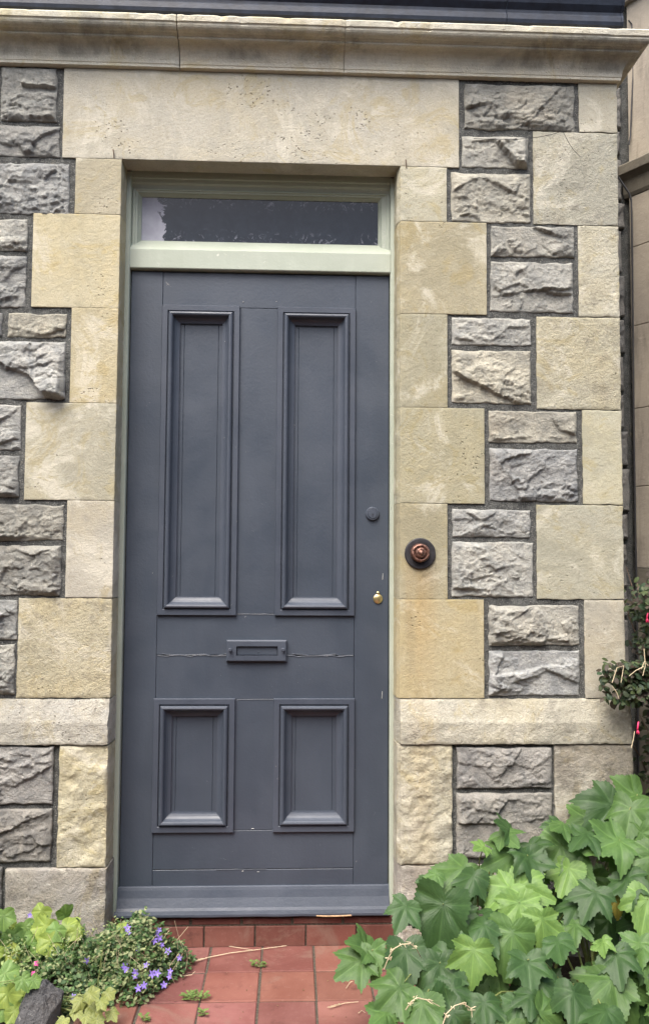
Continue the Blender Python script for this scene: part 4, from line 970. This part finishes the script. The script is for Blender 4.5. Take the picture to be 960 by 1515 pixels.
# dark rock
bmr = MB(); import bmesh
bm = bmesh.new(); bmesh.ops.create_icosphere(bm, subdivisions=5, radius=1)
c = G(62, 1530, GZ); 
pl = [(Vector(rng.normal(0, 1, 3)).normalized(), random.uniform(.66, .9)) for _ in range(26)]
for v_ in bm.verts:
    d = v_.co.normalized(); r_ = 1.0
    for (n_, o_) in pl:
        dt = d.dot(n_)
        if dt > .05: r_ = min(r_, o_/dt)
    r_ *= 1+.13*float(fbm(np.array(d.x*4+d.z*3), np.array(d.y*4+d.z*2), 4)); v_.co = Vector((d.x*.064*r_*(1-.25*d.z), d.y*.055*r_, d.z*.085*r_))
me = bpy.data.meshes.new('rock'); bm.to_mesh(me); bm.free(); me.materials.append(MAT['rubble']); rk = link('rock', me, None, (.11, .11, .115))
rc = P(62, 1492, -.37); rk.location = (rc[0], rc[1]-.0, GZ+.045); rk.rotation_euler = (.1, .22, .5)
tag(rk, 'dark jagged grey rock standing among the plants at bottom left', 'rock')
# grass stalk and fallen straw
m = MB(); m.tube([tuple(P(x, y, Y)) for x, y, Y in ((143, 1482, -.3), (146, 1450, -.3), (150, 1420, -.3), (154, 1396, -.3), (160, 1388, -.3))], .0014, .0009, 5); m.tube([tuple(P(154, 1396, -.3)), tuple(P(166, 1386, -.3)), tuple(P(180, 1374, -.3))], .001, .0006, 5)
tag(m.build('grass_stalk', MAT['stem']), 'upright pale green grass stalk in front of the bellflower mound', 'grass')
MAT['stem2'] = MAT['stem']
def ground_straw(pts, lab, r=.0014, head=True):
    m = MB(); q = [G(x, y, GZ+.006) for x, y in pts]; m.tube([tuple(a) for a in q], r, r*.6, 5)
    if head:
        a, b = Vector(q[0]), Vector(q[1])
        for i in range(9):
            t = i/9*.8; p_ = a.lerp(b, t); m.tube([p_, p_+(a-b).normalized()*.010+Vector((random.uniform(-.004, .004), random.uniform(-.003, .003), .003))], .0016, .0005, 4)
    tag(m.build('dry_grass_stalk', MAT['straw']), lab, 'dry grass', 'dry grass stalks on the tiles')
ground_straw([(283, 1424), (310, 1416), (340, 1410), (380, 1405), (424, 1399)], 'long pale dry grass stalk lying across the top row of red tiles')
ground_straw([(271, 1444), (284, 1442), (289, 1437)], 'short curled dry stalk at the edge of the purple bellflowers', .0011, False)
ground_straw([(339, 1400), (360, 1403), (378, 1406)], 'thin dry stalk crossing the joint below the doorstep', .0008, False)
ground_straw([(490, 1490), (510, 1484), (530, 1482)], 'short dry grass head lying on the tiles left of the shrub', .0012, True)
ground_straw([(512, 1462), (518, 1453), (522, 1452)], 'tiny pale dry blade beside the lowest shrub leaf tip', .0009, False)
ground_straw([(530, 1499), (535, 1495), (540, 1498)], 'tiny curved dry blade near the bottom edge of the tiles', .0009, False)
def arch(pts, lab, r=.0013):
    m = MB(); m.tube([tuple(P(x, y, Y)) for x, y, Y in pts], r, r*.7, 5)
    for i in range(1, len(pts)-1):
        a = Vector(P(pts[i][0], pts[i][1], pts[i][2])); 
        for k in range(4): m.tube([a+Vector((random.uniform(-.008, .008), 0, random.uniform(-.004, .004))), a+Vector((random.uniform(-.010, .010), -.002, random.uniform(-.008, .006)))], .0013, .0004, 4)
    tag(m.build('arching_grass_stalk', MAT['straw']), lab, 'dry grass', 'arching grass seed heads')
arch([(568, 1434, -.55), (574, 1418, -.56), (582, 1404, -.57), (594, 1397, -.57), (606, 1396, -.57), (615, 1402, -.56), (622, 1416, -.5)], 'arching pale grass seed head over the left side of the shrub')
arch([(600, 1494, -.62), (608, 1482, -.63), (616, 1476, -.63), (634, 1480, -.62), (650, 1489, -.6)], 'thin bent dry stalk over the lowest shrub leaves')
arch([(655, 1515, -.66), (660, 1500, -.66), (672, 1488, -.66), (684, 1484, -.65), (697, 1492, -.64), (698, 1505, -.64)], 'pale seed head drooping beside the yellow leaf at the bottom')
m = MB()
for i in range(60):
    q = G(random.uniform(180, 600), random.uniform(1400, 1520), GZ+.003); k = random.uniform(.5, 1.2)
    place(m, random.choice(SL), tuple(q), (random.uniform(-1, 1), random.uniform(-1, 1), 0), (random.uniform(-.3, .3), 0, 1), random.uniform(.002, .006), (.16*k, .11*k, .06*k), curl=.4)
tag(m.build('leaf_litter', MAT['small_leaf'], attrs=True), 'tiny brown crumbs of leaf litter scattered over the red tiles', 'litter', kind='stuff')
# weeds on the tiles
def weed(px, py, n, rad, lab):
    c_ = G(px, py, GZ); t = thing('tile_weed', tuple(c_), lab, 'weed', 'small weeds in the tile joints'); m = MB()
    for i in range(n):
        a = random.uniform(0, 6.28); r_ = rad*math.sqrt(random.random()); k = random.uniform(.8, 1.2)
        place(m, random.choice(SL), (c_[0]+r_*math.cos(a)*1.5, c_[1]+r_*math.sin(a)*.7, GZ+.003+random.uniform(0, .014)), (math.cos(a), math.sin(a), .4), (0, -.3, 1), random.uniform(.006, .012), (.11*k, .17*k, .05*k))
    m.build('foliage', MAT['small_leaf'], t, smooth=True, attrs=True)
    m = MB()
    for i in range(7):
        a = i*.9; m.tube([tuple(c_+np.array([0, 0, .001])), (c_[0]+rad*math.cos(a), c_[1]+rad*.6*math.sin(a), GZ+.006)], .0007, seg=4)
    m.build('stems', MAT['stem'], t)
weed(382, 1431, 34, .010, 'tiny weed alone in the joint between first and second tile rows')
weed(288, 1479, 95, .022, 'flat leafy weed spreading over the tile joint by the bellflowers')
weed(302, 1503, 18, .007, 'tiny weed sprig in a tile joint near the bottom edge')
weed(214, 1512, 20, .007, 'tiny weed at the bottom edge in the leftmost tile joint')
# moss and small growth at the foot of the left jamb
print('OBJECTS', len(bpy.data.objects))
